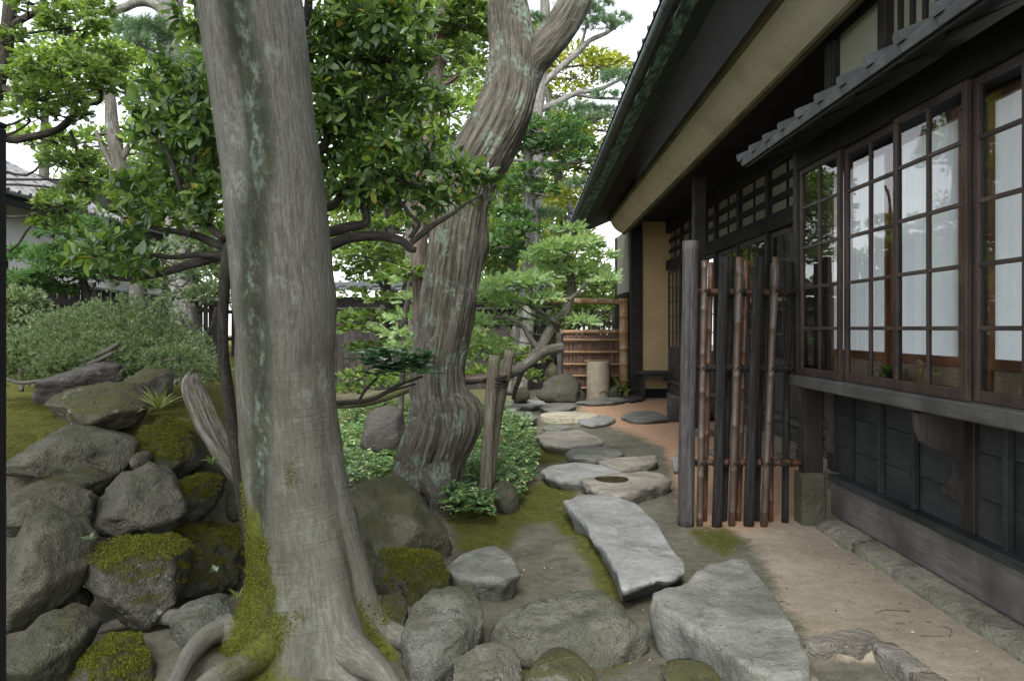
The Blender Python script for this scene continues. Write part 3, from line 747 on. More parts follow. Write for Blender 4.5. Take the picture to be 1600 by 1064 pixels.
ms = t.ramp(t.math('ADD', t.math('MULTIPLY', n3, 0.6), t.math('MULTIPLY', n2, 0.4)), [(0.36, (0.05, 0.054, 0.014)), (0.62, (0.155, 0.158, 0.036))])
def am(name, k):
    a_ = t.attr(name, 'Fac')
    return t.smooth(t.math('ADD', a_, t.math('MULTIPLY', t.math('SUBTRACT', t.math('ADD', t.math('MULTIPLY', n2, 0.5), t.math('MULTIPLY', n1, 0.5)), 0.5), k)), 0.3, 0.75)
col = t.mix(am('sand', 0.9), soil, sa)
col = t.mix(am('orange', 0.7), col, og)
mm = am('moss', 2.0)
col = t.mix(mm, col, ms)
hh = t.math('ADD', t.math('MULTIPLY', n3, 0.5), t.math('MULTIPLY', n4, 0.25))
hh = t.math('ADD', hh, t.math('MULTIPLY', t.math('MULTIPLY', n3, mm), 0.8))
hh = t.math('ADD', hh, t.math('MULTIPLY', n2, 0.8))
GM = t.fin(col, 0.95, t.bump(hh, 0.8, 0.035), 0.15)
ob('ground', mesh('ground', V, F, GM, True, {'sand': sand, 'orange': orng, 'moss': moss}), kind='structure')

# ------------------------------------------------------------------ the house
house = empty('wooden_house', (2.6, 6, 0), 'dark old timber house with wide eaves along the right side', 'house')
HB = lambda name, *a, **k: boxpart(house, name, *a, **k)
def zdrop(Y, k): return -k * (Y - 5.7)
def slopebar(parent, name, prof, y0, y1, k, mat, smooth=False, ny_=2, **kk):   # profile (x,z) at Y=5.7 swept along the eave
    prof = np.asarray(prof, float); n = len(prof); Ys = np.linspace(y0, y1, ny_)
    v = np.vstack([np.column_stack([prof[:, 0], np.full(n, Y), prof[:, 1] + zdrop(Y, k)]) for Y in Ys])
    f = [[r_ * n + a, r_ * n + (a + 1) % n, (r_ + 1) * n + (a + 1) % n, (r_ + 1) * n + a] for r_ in range(ny_ - 1) for a in range(n)]
    f += [list(range(n))[::-1], [(ny_ - 1) * n + a for a in range(n)]]
    return wpart(parent, name, v, f, mat, smooth, **kk)
def rect(x0, x1, z0, z1): return [(x0, z0), (x1, z0), (x1, z1), (x0, z1)]
Y0, Y1 = -1.0, 5.95
# plinth of rough stones
rg = np.random.default_rng(3)
yb = Y0
while yb < 5.8:
    L_ = 1.2 + 0.9 * rg.random(); ye = min(yb + L_, 5.84)
    pts = [(x_ + rg.uniform(-.02, .02), y_, z_ + rg.uniform(-.012, .012)) for y_ in (yb + .005, (yb + ye) / 2, ye - .005) for x_, z_ in ((2.265, -.06), (2.275, 0.035), (2.34, 0.07), (2.52, 0.086), (2.52, -.06))]
    v, f = rockmesh('foundation_stone', np.array(pts), None, 4, 60, 0.004, 0.01, seed=int(yb * 10) + 40)
    wpart(house, 'foundation_stone', v, f, MT['kerbconc'], True)
    yb = ye
HB('base_beam', 2.415, 2.53, Y0, 5.93, 0.088, 0.345, MT['beam'], 0.012)
HB('base_rail', 2.395, 2.52, Y0, 5.93, 0.348, 0.392, MT['board'], 0.006)
# boarded wall in horizontal boards between upright battens
posts_y = [6.02, 4.2, 2.4, 0.6]
batt = [5.66, 5.20, 4.76, 3.86, 3.42, 2.98, 1.95, 1.5, 1.05]
edges = sorted(posts_y + batt, reverse=True)
for a, b in zip(edges[:-1], edges[1:]):
    for z0, z1 in ((0.394, 0.598), (0.602, 0.84), (0.844, 1.06)):
        HB('wall_board', 2.475 + rg.uniform(0, .004), 2.50, b + .004, a - .004, z0, z1, MT['board'], 0.002)
for y_ in batt:
    HB('batten', 2.435, 2.472, y_ - .02, y_ + .02, 0.394, 1.062, MT['board'], 0.003)
for y_ in posts_y:
    HB('wall_post', 2.448, 2.525, y_ - .06, y_ + .06, 0.395 if y_ < 6 else 0.40, 3.72, MT['darkz'], 0.006)
v, f = rockmesh('b', np.array([(x_, y_, z_) for x_ in (2.19, 2.37) for y_ in (5.90, 6.08) for z_ in (-.05, 0.395)]), None, 4, 60, 0.012, 0.006, 77)
wpart(house, 'post_base_stone', v, f, MT['rock'], True)
HB('corner_stub', 2.215, 2.36, 5.93, 6.06, 0.392, 1.06, MT['darkz'], 0.008)
# curved brackets below the bay
prof = [(1430, 645), (1431, 660), (1434, 676), (1440, 690), (1450, 698), (1462, 702), (1474, 704), (1484, 708), (1490, 716), (1493, 728), (1493, 740), (1490, 750), (1483, 758), (1474, 762), (1478, 771), (1486, 779), (1496, 785), (1512, 788), (1512, 640)]
for y_ in (4.26, 6.0, 2.35):
    p2 = np.array([P(x, y, 4.26) for x, y in prof])[:, [0, 2]]
    n = len(p2); th = 0.035
    v = np.vstack([np.column_stack([p2[:, 0], np.full(n, y_ - th), p2[:, 1]]), np.column_stack([p2[:, 0], np.full(n, y_ + th), p2[:, 1]])])
    f = [[a, (a + 1) % n, n + (a + 1) % n, n + a] for a in range(n)] + [list(range(n))[::-1], [n + a for a in range(n)]]
    wpart(house, 'curved_bracket', v, f, MT['bracket'])
# bay window
bay = HB('bay_sill', 2.11, 2.47, Y0, 6.0, 1.066, 1.148, MT['sill'], 0.008)
HB('bay_end_post', 2.145, 2.25, 5.90, 5.985, 1.15, 2.84, MT['darkz'], 0.006)
HB('bay_end_wall', 2.252, 2.395, 5.93, 5.965, 1.15, 2.84, MT['darkz'], 0.003)
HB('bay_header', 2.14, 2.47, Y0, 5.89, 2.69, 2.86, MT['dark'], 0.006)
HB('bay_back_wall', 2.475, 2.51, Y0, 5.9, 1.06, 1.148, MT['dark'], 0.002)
joints = [5.89, 5.165, 4.44, 3.715, 2.99, 2.265, 1.54]
rows = [1.212, 1.5, 1.8, 2.1, 2.4, 2.655]
pane_me = {}
for q in range(6):
    a, b = joints[q], joints[q + 1]
    xo = 2.175 if q % 2 == 0 else 2.205
    if q % 2 == 0: a -= 0.004
    fr = MB(); st = 0.042
    fr.box(xo - .014, xo + .014, a - st, a, 1.15, 2.69, 0.003); fr.box(xo - .014, xo + .014, b, b + st, 1.15, 2.69, 0.003)
    fr.box(xo - .0135, xo + .0135, b + st, a - st, 1.15, 1.206, 0.004); fr.box(xo - .0135, xo + .0135, b + st, a - st, 2.652, 2.69, 0.003)
    c = np.array([xo, (a + b) / 2, 1.15]); v = np.concatenate(fr.v) - c
    sash = ob('window_sash', mesh('window_sash', v, fr.f, MT['sash']), house, c)
    mid = (a + b) / 2
    boxpart(sash, 'mullion', xo - .011, xo + .011, mid - .011, mid + .011, 1.206, 2.652, MT['sash'], 0.003)
    for z in rows[1:-1]:
        for y0_, y1_ in ((b + st, mid - .011), (mid + .011, a - st)):
            boxpart(sash, 'muntin', xo - .010, xo + .010, y0_, y1_, z - .011, z + .011, MT['sashy'], 0.003)
    for r_ in range(5):
        for y0_, y1_ in ((b + st, mid - .011), (mid + .011, a - st)):
            z0, z1 = rows[r_] - .004 + (0.011 if r_ else 0), rows[r_ + 1] - (0.011 if r_ < 4 else 0.003)
            key = (round(y1_ - y0_, 3), round(z1 - z0, 3))
            if key not in pane_me:
                h_, w_ = (z1 - z0) / 2, (y1_ - y0_) / 2
                pane_me[key] = mesh('pane', [(0, -w_, -h_), (0, w_, -h_), (0, w_, h_), (0, -w_, h_)], [[0, 3, 2, 1]], MT['glass'])
            ob('pane', pane_me[key], sash, (xo + .002, (y0_ + y1_) / 2, (z0 + z1) / 2), rot=(0, 0, rg.uniform(-.006, .006)))
# screens behind the glass, at the wall line
sc_e = [(5.90, 5.01), (4.955, 4.17), (3.94, 3.05), (2.99, 2.25), (2.2, 1.4)]
for a, b in sc_e:
    frm = MB()
    frm.box(2.40, 2.43, b, b + .03, 1.15, 2.69, .002); frm.box(2.40, 2.43, a - .02, a, 1.15, 2.69, .002)
    frm.box(2.401, 2.429, b + .03, a - .02, 1.29, 1.345, .002); frm.box(2.401, 2.429, b + .03, a - .02, 1.15, 1.18, .002); frm.box(2.401, 2.429, b + .03, a - .02, 2.64, 2.69, .002)
    c = np.array([2.415, (a + b) / 2, 1.15])
    so_ = ob('screen_frame', mesh('screen_frame', np.concatenate(frm.v) - c, frm.f, MT['redwood']), house, c)
    n = 60; Ys = np.linspace(b + .025, a - .015, n); zz = np.linspace(1.34, 2.645, 8)
    wob = 0.0045 * np.sin(Ys * 38 + 2 * np.sin(Ys * 9)) + 0.002 * np.sin(Ys * 95)
    v = np.array([(2.425 + wob[k_] * (0.6 + 0.4 * z_ / 2.6), Ys[k_], z_) for z_ in zz for k_ in range(n)])
    f = [[r_ * n + k_, r_ * n + k_ + 1, (r_ + 1) * n + k_ + 1, (r_ + 1) * n + k_] for r_ in range(7) for k_ in range(n - 1)]
    wpart(so_, 'white_cloth', v, f, MT['paper'], True)
    boxpart(so_, 'woven_panel', 2.422, 2.428, b + .025, a - .015, 1.17, 1.295, MT['woven'], 0)
for a, b in ((5.03, 4.93), (4.19, 3.92), (3.07, 2.97), (2.27, 2.18), (1.42, 0.6)):  # dark panels added to block daylight in the gaps between screens
    HB('gap_blocker_panel', 2.445, 2.47, b, a, 1.149, 2.688, MT['darkz'], 0)
HB('room_floor', 2.53, 5.2, Y0, 5.9, 1.0, 1.05, MT['woven'], 0)
HB('room_ceiling', 2.56, 5.0, Y0, 5.9, 3.4, 3.45, MT['whitewall'], 0)
# tiled lean-to roof over the bay
ex, ez, sl = 1.80, 2.80, 0.42
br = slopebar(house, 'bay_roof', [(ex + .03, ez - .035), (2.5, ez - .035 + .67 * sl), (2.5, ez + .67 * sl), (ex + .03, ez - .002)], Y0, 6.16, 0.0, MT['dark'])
for y_ in np.arange(0.2, 6.2, 0.45):
    slopebar(br, 'rafter', rect(0, 1, 0, 1) and [(ex + .08, ez - .03), (2.46, ez - .03 + .62 * sl + .01), (2.46, ez - .018 + .62 * sl + .02), (ex + .08, ez - .02 + .018)], y_, y_ + .04, 0.0, MT['dark'])
def tile_mesh(name, pitch, L_, rr, mat):
    mb = MB(); n = 10; yv = np.linspace(-pitch / 2 + .004, pitch / 2 - .004, n)
    zt = 0.012 * ((yv / (pitch / 2)) ** 2 - 1) + 0.012
    v = []; f = []
    for x_ in (0, L_):
        for s_ in (0.0, -0.024): v += [(x_, y_, z_ + s_) for y_, z_ in zip(yv, zt)]
    for a in range(n - 1):
        f += [[a, a + 1, 2 * n + a + 1, 2 * n + a], [n + a, 3 * n + a, 3 * n + a + 1, n + a + 1], [a, n + a, n + a + 1, a + 1], [2 * n + a, 2 * n + a + 1, 3 * n + a + 1, 3 * n + a]]
    mb.add(v, f)
    mb.box(-0.008, 0.014, -pitch / 2 + .004, pitch / 2 - .004, -0.05, -0.002, 0.004)
    m_ = 10; th = np.linspace(-0.25, math.pi + .25, m_)
    v = [(x_, pitch / 2 - rr * 0.9 + rr * math.cos(q), 0.008 + rr * math.sin(q)) for x_ in (-0.022, L_) for q in th]
    f = [[a, m_ + a, m_ + a + 1, a + 1] for a in range(m_ - 1)] + [list(range(m_))[::1], [m_ + a for a in range(m_)][::-1]]
    mb.add(v, f)
    return mb.mesh(name, mat)
tm = tile_mesh('roof_tile', 0.318, 0.30, 0.042, MT['tile'])
ang = math.atan(sl)
for k_ in range(17):
    for r_ in range(3):
        x_ = ex + r_ * 0.235; y_ = 6.02 - k_ * 0.318
        ob('roof_tile', tm, br, (x_, y_, ez + .03 + (x_ - ex) * sl + r_ * .006), rot=(rg.uniform(-.01, .01), -ang + rg.uniform(-.01, .01), 0))
# upper wall above the bay roof
HB('upper_wall', 2.50, 2.55, Y0, 6.0, 3.06, 4.6, MT['plaster'], 0)
HB('upper_beam', 2.455, 2.499, Y0, 6.0, 3.74, 3.84, MT['dark'], 0.004)
HB('upper_beam', 2.46, 2.499, Y0, 6.0, 3.05, 3.15, MT['dark'], 0.004)
for y_ in (6.06, 5.17, 4.3, 3.4, 2.5):
    HB('upper_post', 2.44, 2.56, y_ - .055, y_ + .055, 3.0, 4.55, MT['darkz'], 0.005)
for y_ in (5.0, 4.85, 4.7, 4.55): HB('lattice_bar', 2.475, 2.498, y_ - .02, y_ + .02, 3.16, 3.73, MT['darkz'], 0.003)
HB('end_wall', 2.56, 3.32, 6.02, 6.1, 0, 4.2, MT['darkz'], 0.003)
# recessed long facade with veranda doors
XR = 3.3
HB('footing', XR - .02, XR + .1, 6.12, 16.75, -0.05, 0.12, MT['stonebase'], 0.01)
HB('veranda_skirt', XR, XR + .06, 6.12, 16.75, 0.122, 0.38, MT['wood_y'], 0.004)
HB('veranda_edge', XR - .09, XR + .08, 6.12, 16.75, 0.382, 0.445, MT['wood_y'], 0.006)
HB('lintel_beam', XR - .03, XR + .12, 6.12, 16.75, 2.74, 2.95, MT['dark'], 0.006)
HB('transom_beam', XR - .03, XR + .12, 6.12, 16.75, 3.54, 3.8, MT['dark'], 0.006)
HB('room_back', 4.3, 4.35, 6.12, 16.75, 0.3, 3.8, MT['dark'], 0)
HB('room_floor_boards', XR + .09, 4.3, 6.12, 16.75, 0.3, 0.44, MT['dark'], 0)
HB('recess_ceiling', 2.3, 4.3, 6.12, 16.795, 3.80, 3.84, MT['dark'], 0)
nd = 8; dw = (16.7 - 6.2) / nd
for q in range(nd):
    a, b = 6.2 + q * dw, 6.2 + (q + 1) * dw; xo = XR + (0.0 if q % 2 else 0.035)
    HB('facade_post', XR - .02, XR + .1, a - .05, a + .05, 0.446, 2.738, MT['darkz'], 0.005)
    fr = MB(); a2, b2 = a + .055, b - .055
    fr.box(xo, xo + .03, a2, a2 + .06, 0.45, 2.735, .003); fr.box(xo, xo + .03, b2 - .06, b2, 0.45, 2.735, .003)
    fr.box(xo + .001, xo + .029, a2 + .06, b2 - .06, 0.45, 1.12, .003); fr.box(xo + .001, xo + .029, a2 + .06, b2 - .06, 2.66, 2.735, .003)
    c = np.array([xo, (a + b) / 2, 0.45])
    door = ob('sliding_door', mesh('sliding_door', np.concatenate(fr.v) - c, fr.f, MT['wood_z']), house, c)
    ce = np.linspace(a2 + .06, b2 - .06, 4); re = np.linspace(1.12, 2.66, 6)
    for y_ in ce[1:-1]: boxpart(door, 'mullion', xo + .003, xo + .025, y_ - .012, y_ + .012, 1.12, 2.66, MT['wood_z'], .002)
    for z_ in re[1:-1]: boxpart(door, 'muntin', xo + .005, xo + .023, a2 + .06, b2 - .06, z_ - .010, z_ + .010, MT['wood_y'], .002)
    dm = mesh('pane', [(0, ce[0] - ce[1], re[0] - re[1]), (0, ce[1] - ce[0], re[0] - re[1]), (0, ce[1] - ce[0], re[1] - re[0]), (0, ce[0] - ce[1], re[1] - re[0])], [[0, 3, 2, 1]], MT['glass'])
    dm.transform(Matrix.Diagonal((1, .5, .5, 1)))
    for y_ in range(3):
        for z_ in range(5): ob('pane', dm, door, (xo + .014, (ce[y_] + ce[y_ + 1]) / 2, (re[z_] + re[z_ + 1]) / 2))
    tr = HB('transom_panel', XR + .05, XR + .06, a + .06, b - .06, 2.952, 3.538, MT['transom'], 0)
    HB('facade_post', XR - .015, XR + .1, a - .06, a + .06, 2.952, 3.538, MT['darkz'], 0.004)
    for z_ in (3.14, 3.36): boxpart(tr, 'transom_bar', XR + .02, XR + .048, a + .06, b - .06, z_ - .045, z_ + .045, MT['dark'], .003)
    boxpart(tr, 'transom_bar', XR + .025, XR + .049, (a + b) / 2 - .015, (a + b) / 2 + .015, 2.952, 3.538, MT['dark'], .003)
HB('veranda_post', 2.53, 2.70, 10.9, 11.07, 0.0, 3.82, MT['wood_z'], 0.01)
v, f = rockmesh('b', np.array([(x_, y_, z_) for x_ in (2.45, 2.78) for y_ in (10.82, 11.15) for z_ in (-.1, 0.10)]), None, 3, 30, 0.03, 0.01, 5)
wpart(house, 'post_base_stone', v, f, MT['stonebase'], True)
# far wing with the ochre wall
HB('ochre_wall', 2.775, 3.56, 16.80, 16.9, 0.2, 3.97, MT['ochre'], 0)
HB('wing_post', 2.52, 2.77, 16.76, 17.0, 0.0, 3.9, MT['darkz'], 0.01)
HB('wing_post', 3.565, 3.7, 16.7, 16.9, 0.2, 3.80, MT['darkz'], 0.01)
HB('wing_base', 2.775, 3.56, 16.79, 16.89, 0, 0.198, MT['dark'], 0)
HB('wing_plaster', 2.50, 2.6, 17.02, 18.8, 2.30, 3.7, MT['plaster'], 0)
HB('wing_boards', 2.53, 2.6, 17.02, 18.8, 0, 2.2, MT['dark'], 0)
HB('wing_rail', 2.47, 2.6, 17.005, 18.8, 2.202, 2.298, MT['dark'], .004)
HB('wing_post', 2.46, 2.6, 18.82, 19.0, 0, 3.7, MT['darkz'], 0.01)
# pole plate: a long barked log carrying the eave
K_L = 0.0205
yl = np.array([-1, 2.2, 6.9, 11.6, 16.55])
lg = []
for a, b in zip(yl[:-1], yl[1:]):
    e0, e1 = np.array([2.05, 4.005]), np.array([2.305, 3.735]); nn_ = np.array([-(e1 - e0)[1], (e1 - e0)[0]]); nn_ = -nn_ / np.linalg.norm(nn_)
    if nn_[1] > 0: nn_ = -nn_
    tt_ = np.linspace(0, 1, 11); arc = [e0 + (e1 - e0) * q + nn_ * .045 * 4 * q * (1 - q) for q in tt_]
    slopebar(house, 'eave_band', [tuple(q) for q in arc] + [tuple(e1 - nn_ * .05), tuple(e0 - nn_ * .05)], a + .003, b - .003, K_L, MT['log'], False, 6)
slopebar(house, 'log_trim', rect(2.306, 2.36, 3.70, 3.75), Y0, 16.5, K_L, MT['olive'])
slopebar(house, 'log_trim', rect(2.005, 2.049, 3.985, 4.05), Y0, 16.5, K_L, MT['olive'])
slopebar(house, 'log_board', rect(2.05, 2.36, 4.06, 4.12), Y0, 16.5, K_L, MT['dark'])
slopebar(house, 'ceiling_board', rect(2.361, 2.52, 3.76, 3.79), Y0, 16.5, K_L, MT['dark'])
# main roof
K_E = 0.040; E0 = 3.93; RS = 0.42
roof = slopebar(house, 'main_roof', [(1.30, E0 + .02), (5.2, E0 + .02 + 3.9 * RS), (5.2, E0 + .16 + 3.9 * RS), (1.12, E0 + .09)], Y0, 17.0, K_E, MT['dark'])
slopebar(house, 'fascia_board', [(1.36, E0 - .005), (1.50, E0 + .0), (1.50, E0 + .085), (1.36, E0 + .03)], Y0, 17.0, K_E, MT['darkgreen'])
slopebar(house, 'copper_flashing', [(1.245, E0 - .012), (1.355, E0 - .02), (1.355, E0 + .02), (1.245, E0 + .025)], Y0, 17.0, K_E, MT['verdi'])
nn = 160; Ys = np.linspace(1, 17, nn); q = fbm(np.column_stack([Ys * 6, 0 * Ys, 0 * Ys]), 4, 21)
v = np.vstack([np.column_stack([np.full(nn, 1.215), Ys, E0 + .06 + zdrop(Ys, K_E)]), np.column_stack([1.236 + .012 * q, Ys, E0 - .004 + .018 * q + zdrop(Ys, K_E)]), np.column_stack([np.full(nn, 1.244), Ys, E0 + .03 + zdrop(Ys, K_E)])])
f = [[r_ * nn + a, r_ * nn + a + 1, (r_ + 1) * nn + a + 1, (r_ + 1) * nn + a] for r_ in range(2) for a in range(nn - 1)]
wpart(house, 'mortar_bed', v, f, MT['mortar'], True)
th = np.linspace(math.pi, 2 * math.pi, 13)
gp = [(1.165 + .062 * math.cos(a), E0 + .0 + .062 * math.sin(a)) for a in th] + [(1.165 + .055 * math.cos(a), E0 + .055 * math.sin(a)) for a in th[::-1]]
gut = slopebar(house, 'gutter', gp, Y0, 17.05, K_E, MT['gutter'], True, 12)
for y_ in np.arange(1.5, 17, 0.72):
    p2 = [(1.165 + .067 * math.cos(a), E0 + .067 * math.sin(a)) for a in th] + [(1.165 + .0625 * math.cos(a), E0 + .0625 * math.sin(a)) for a in th[::-1]]
    slopebar(gut, 'gutter_strap', p2, y_, y_ + .018, K_E, MT['gutter'])
tm2 = tile_mesh('eave_tile', 0.27, 0.32, 0.05, MT['tile'])
for k_ in range(46):
    y_ = 4.6 + k_ * 0.27
    ob('eave_tile', tm2, roof, (1.165, y_, E0 + .115 + zdrop(y_, K_E)), rot=(K_E * -1, -math.atan(RS) * .8, 0))
# ornamental ridge-end tiles at the far corner
for (x_, y_, r_) in ((884, 356, 5), (888, 348, 5), (891, 340, 5.5), (893, 332, 5)):
    c = P(x_, y_, 17.1); pts = [c + np.array([0, -.18, 0]), c, c + np.array([0, .3, 0])]
    tubepart(roof, 'round_end_tile', pts, [M(r_, 17.1)] * 3, MT['tile'], 14, 2)
tubepart(roof, 'scroll_tile', [P(x, y, 17.15) for x, y in ((899, 331), (893, 329), (889, 324), (890, 319), (886, 320))], [.07, .06, .05, .045, .03], MT['tile'], 10, 5)
# ------------------------------------------------------------------ stepping stones and slabs of the path
GP = 'stepping stones of the path'
slab('stepping_stone', [(877, 783), (905, 769), (960, 774), (1000, 789), (1028, 818), (1050, 852), (1071, 882), (1062, 895), (1030, 900), (990, 912), (972, 918), (962, 890), (948, 866), (930, 842), (914, 818), (895, 800)], 0.11, 0.09, MT['slab'], 'long pale flat slab, largest of the path, left of the bamboo fence post', 1, 0.010, under=0.84)
slab('stepping_stone', [(1013, 936), (1030, 925), (1070, 914), (1095, 890), (1110, 877), (1140, 873), (1170, 877), (1182, 897), (1203, 922), (1228, 953), (1247, 985), (1263, 1022), (1268, 1052), (1225, 1056), (1185, 1050), (1160, 1040), (1140, 1018), (1100, 988), (1055, 962)], 0.20, 0.22, MT['slab3'], 'thick wedge shaped grey slab at the bottom beside the sand', 2, 0.014, tilt=(0.0, 0.01), under=0.97)
slab('stepping_stone', [(695, 882), (716, 866), (745, 858), (778, 856), (800, 869), (812, 893), (790, 902), (745, 902), (712, 896)], 0.11, 0.13, MT['slab3'], 'small flat topped grey stone between mossy boulder and path', 3, 0.012, under=0.78, tilt=(.03, .02))
dish = np.append(G(957, 747, .12)[:2], [0.16, 0.17, 0.035])
slab('stepping_stone', [(908, 748), (930, 742), (960, 738), (985, 740), (1012, 734), (1040, 741), (1051, 750), (1028, 756), (1008, 764), (985, 771), (962, 774), (936, 767), (918, 760)], 0.12, 0.12, MT['slab2'], 'flat buff stone holding a small puddle', 4, 0.006, under=0.9, dish=dish)
th = np.linspace(0, 2 * np.pi, 28, endpoint=False)
pc = G(957, 747, .12)
v = [(pc[0] + .155 * math.cos(a) * (1 + .12 * math.sin(3 * a)), pc[1] + .17 * math.sin(a) * (1 + .1 * math.cos(2 * a)), 0.112) for a in th]
wpart(None, 'puddle', v, [list(range(28))], MT['water'], label='small dark puddle lying in the hollow of a flat stone', cat='puddle')
for nm, out, z, h, m_, lb, sd_ in [
    ('a', [(845, 735), (860, 727), (900, 722), (940, 726), (976, 738), (940, 743), (905, 750), (878, 749), (855, 743)], .09, .1, 'slab', 'oval grey stone just behind and left of the puddle stone', 5),
    ('b', [(935, 721), (960, 715), (990, 712), (1025, 712), (1027, 720), (1002, 727), (970, 732), (950, 728)], .10, .12, 'slab2', 'narrow buff stone pointing right behind the puddle stone', 6),
    ('c', [(883, 708), (895, 700), (930, 697), (965, 700), (976, 708), (960, 714), (925, 716), (898, 716)], .07, .1, 'slab3', 'rough layered grey stone in the middle of the path', 7),
    ('d', [(838, 682), (850, 674), (880, 672), (906, 671), (930, 680), (946, 691), (925, 694), (890, 697), (850, 693)], .09, .1, 'slab2', 'wide buff slab beside the ground cover plants', 8),
    ('e', [(847, 667), (860, 662), (885, 662), (895, 667), (880, 671), (858, 672)], .06, .08, 'slab3', 'small grey stone between millstone and wide buff slab', 9),
    ('f', [(902, 656), (925, 650), (950, 648), (962, 654), (950, 660), (925, 664), (908, 661)], .06, .07, 'slab', 'flat grey stone at the right rim of the millstone', 10),
    ('g', [(970, 650), (985, 643), (1015, 641), (1038, 647), (1046, 654), (1015, 657), (985, 656)], .07, .08, 'slab3', 'lone grey stone in the middle of the orange sand', 11),
    ('h', [(842, 636), (860, 630), (890, 629), (901, 634), (888, 640), (858, 642)], .06, .07, 'slab3', 'grey stone right behind the millstone', 12),
    ('i', [(800, 629), (820, 625), (850, 626), (854, 631), (830, 634), (806, 634)], .06, .08, 'slab', 'thin grey stone farthest back at left of the path', 13),
    ('j', [(786, 648), (805, 642), (828, 643), (840, 652), (825, 660), (800, 661)], .10, .12, 'slab3', 'layered grey stone behind the ground cover left of the millstone', 14),
    ('k', [(790, 636), (803, 632), (815, 636), (805, 641), (792, 641)], .05, .07, 'slab', 'small pale stone beyond the lashed stakes', 15),
    ('l', [(1052, 733), (1050, 716), (1062, 706), (1075, 712), (1072, 730)], .06, .07, 'slab', 'stone half hidden behind the grey fence post', 16),
    ('m', [(1105, 703), (1128, 696), (1150, 700), (1148, 708), (1120, 711)], .05, .06, 'slab3', 'grey stone in the sand seen between the fence poles', 17),
]:
    slab('stepping_stone', out, z, h, MT[m_], lb, sd_, 0.007, nseg=64)
slab('edging_stone', [(900, 627), (930, 622), (965, 621), (985, 624), (960, 629), (915, 631)], .06, .08, MT['slab3'], 'long grey edging stone before the upright stone cylinder', 18, group='edging stones by the bench', cat='edging stone', nseg=48)
slab('edging_stone', [(970, 622), (985, 617), (1005, 618), (1004, 623), (985, 626)], .06, .08, MT['rockp'], 'reddish edging stone in front of the bench legs', 19, group='edging stones by the bench', cat='edging stone', nseg=48)
# millstone
mc = G(890, 648, .08); rr = M(46, mc[1])
v = []; f = []; n = 48
for r_, z_ in ((1.0, -.02), (1.0, .07), (.97, .085), (.6, .085), (.12, .085)):
    v += [(mc[0] + rr * r_ * math.cos(a), mc[1] + rr * r_ * math.sin(a), z_) for a in np.linspace(0, 2 * np.pi, n, endpoint=False)]
for k_ in range(4): f += [[k_ * n + a, k_ * n + (a + 1) % n, (k_ + 1) * n + (a + 1) % n, (k_ + 1) * n + a] for a in range(n)]
f.append([4 * n + a for a in range(n)])
wpart(None, 'millstone', v, f, MT['mill'], label='round pale millstone disc set into the path', cat='millstone')
v, f = rockmesh('s', np.array([(x_, y_, z_) for x_, y_ in ((2.5, 12.4), (2.62, 13.3), (3.1, 13.5), (3.14, 12.5)) for z_ in (-.08, 0.30)]), None, 4, 40, 0.012, 0.01, 31)
wpart(None, 'step_stone', v, f, MT['rockp'], True, label='blocky grey shoe stone below the veranda', cat='step stone')
v, f = rockmesh('s', np.array([(x_, y_, z_) for x_, y_ in ((2.72, 8.6), (2.7, 9.6), (3.1, 9.7), (3.12, 8.5)) for z_ in (-.08, 0.24)]), None, 4, 40, 0.012, 0.01, 32)
wpart(None, 'step_stone', v, f, MT['stonebase'], True, label='pale step stone seen through the right end of the bamboo fence', cat='step stone')

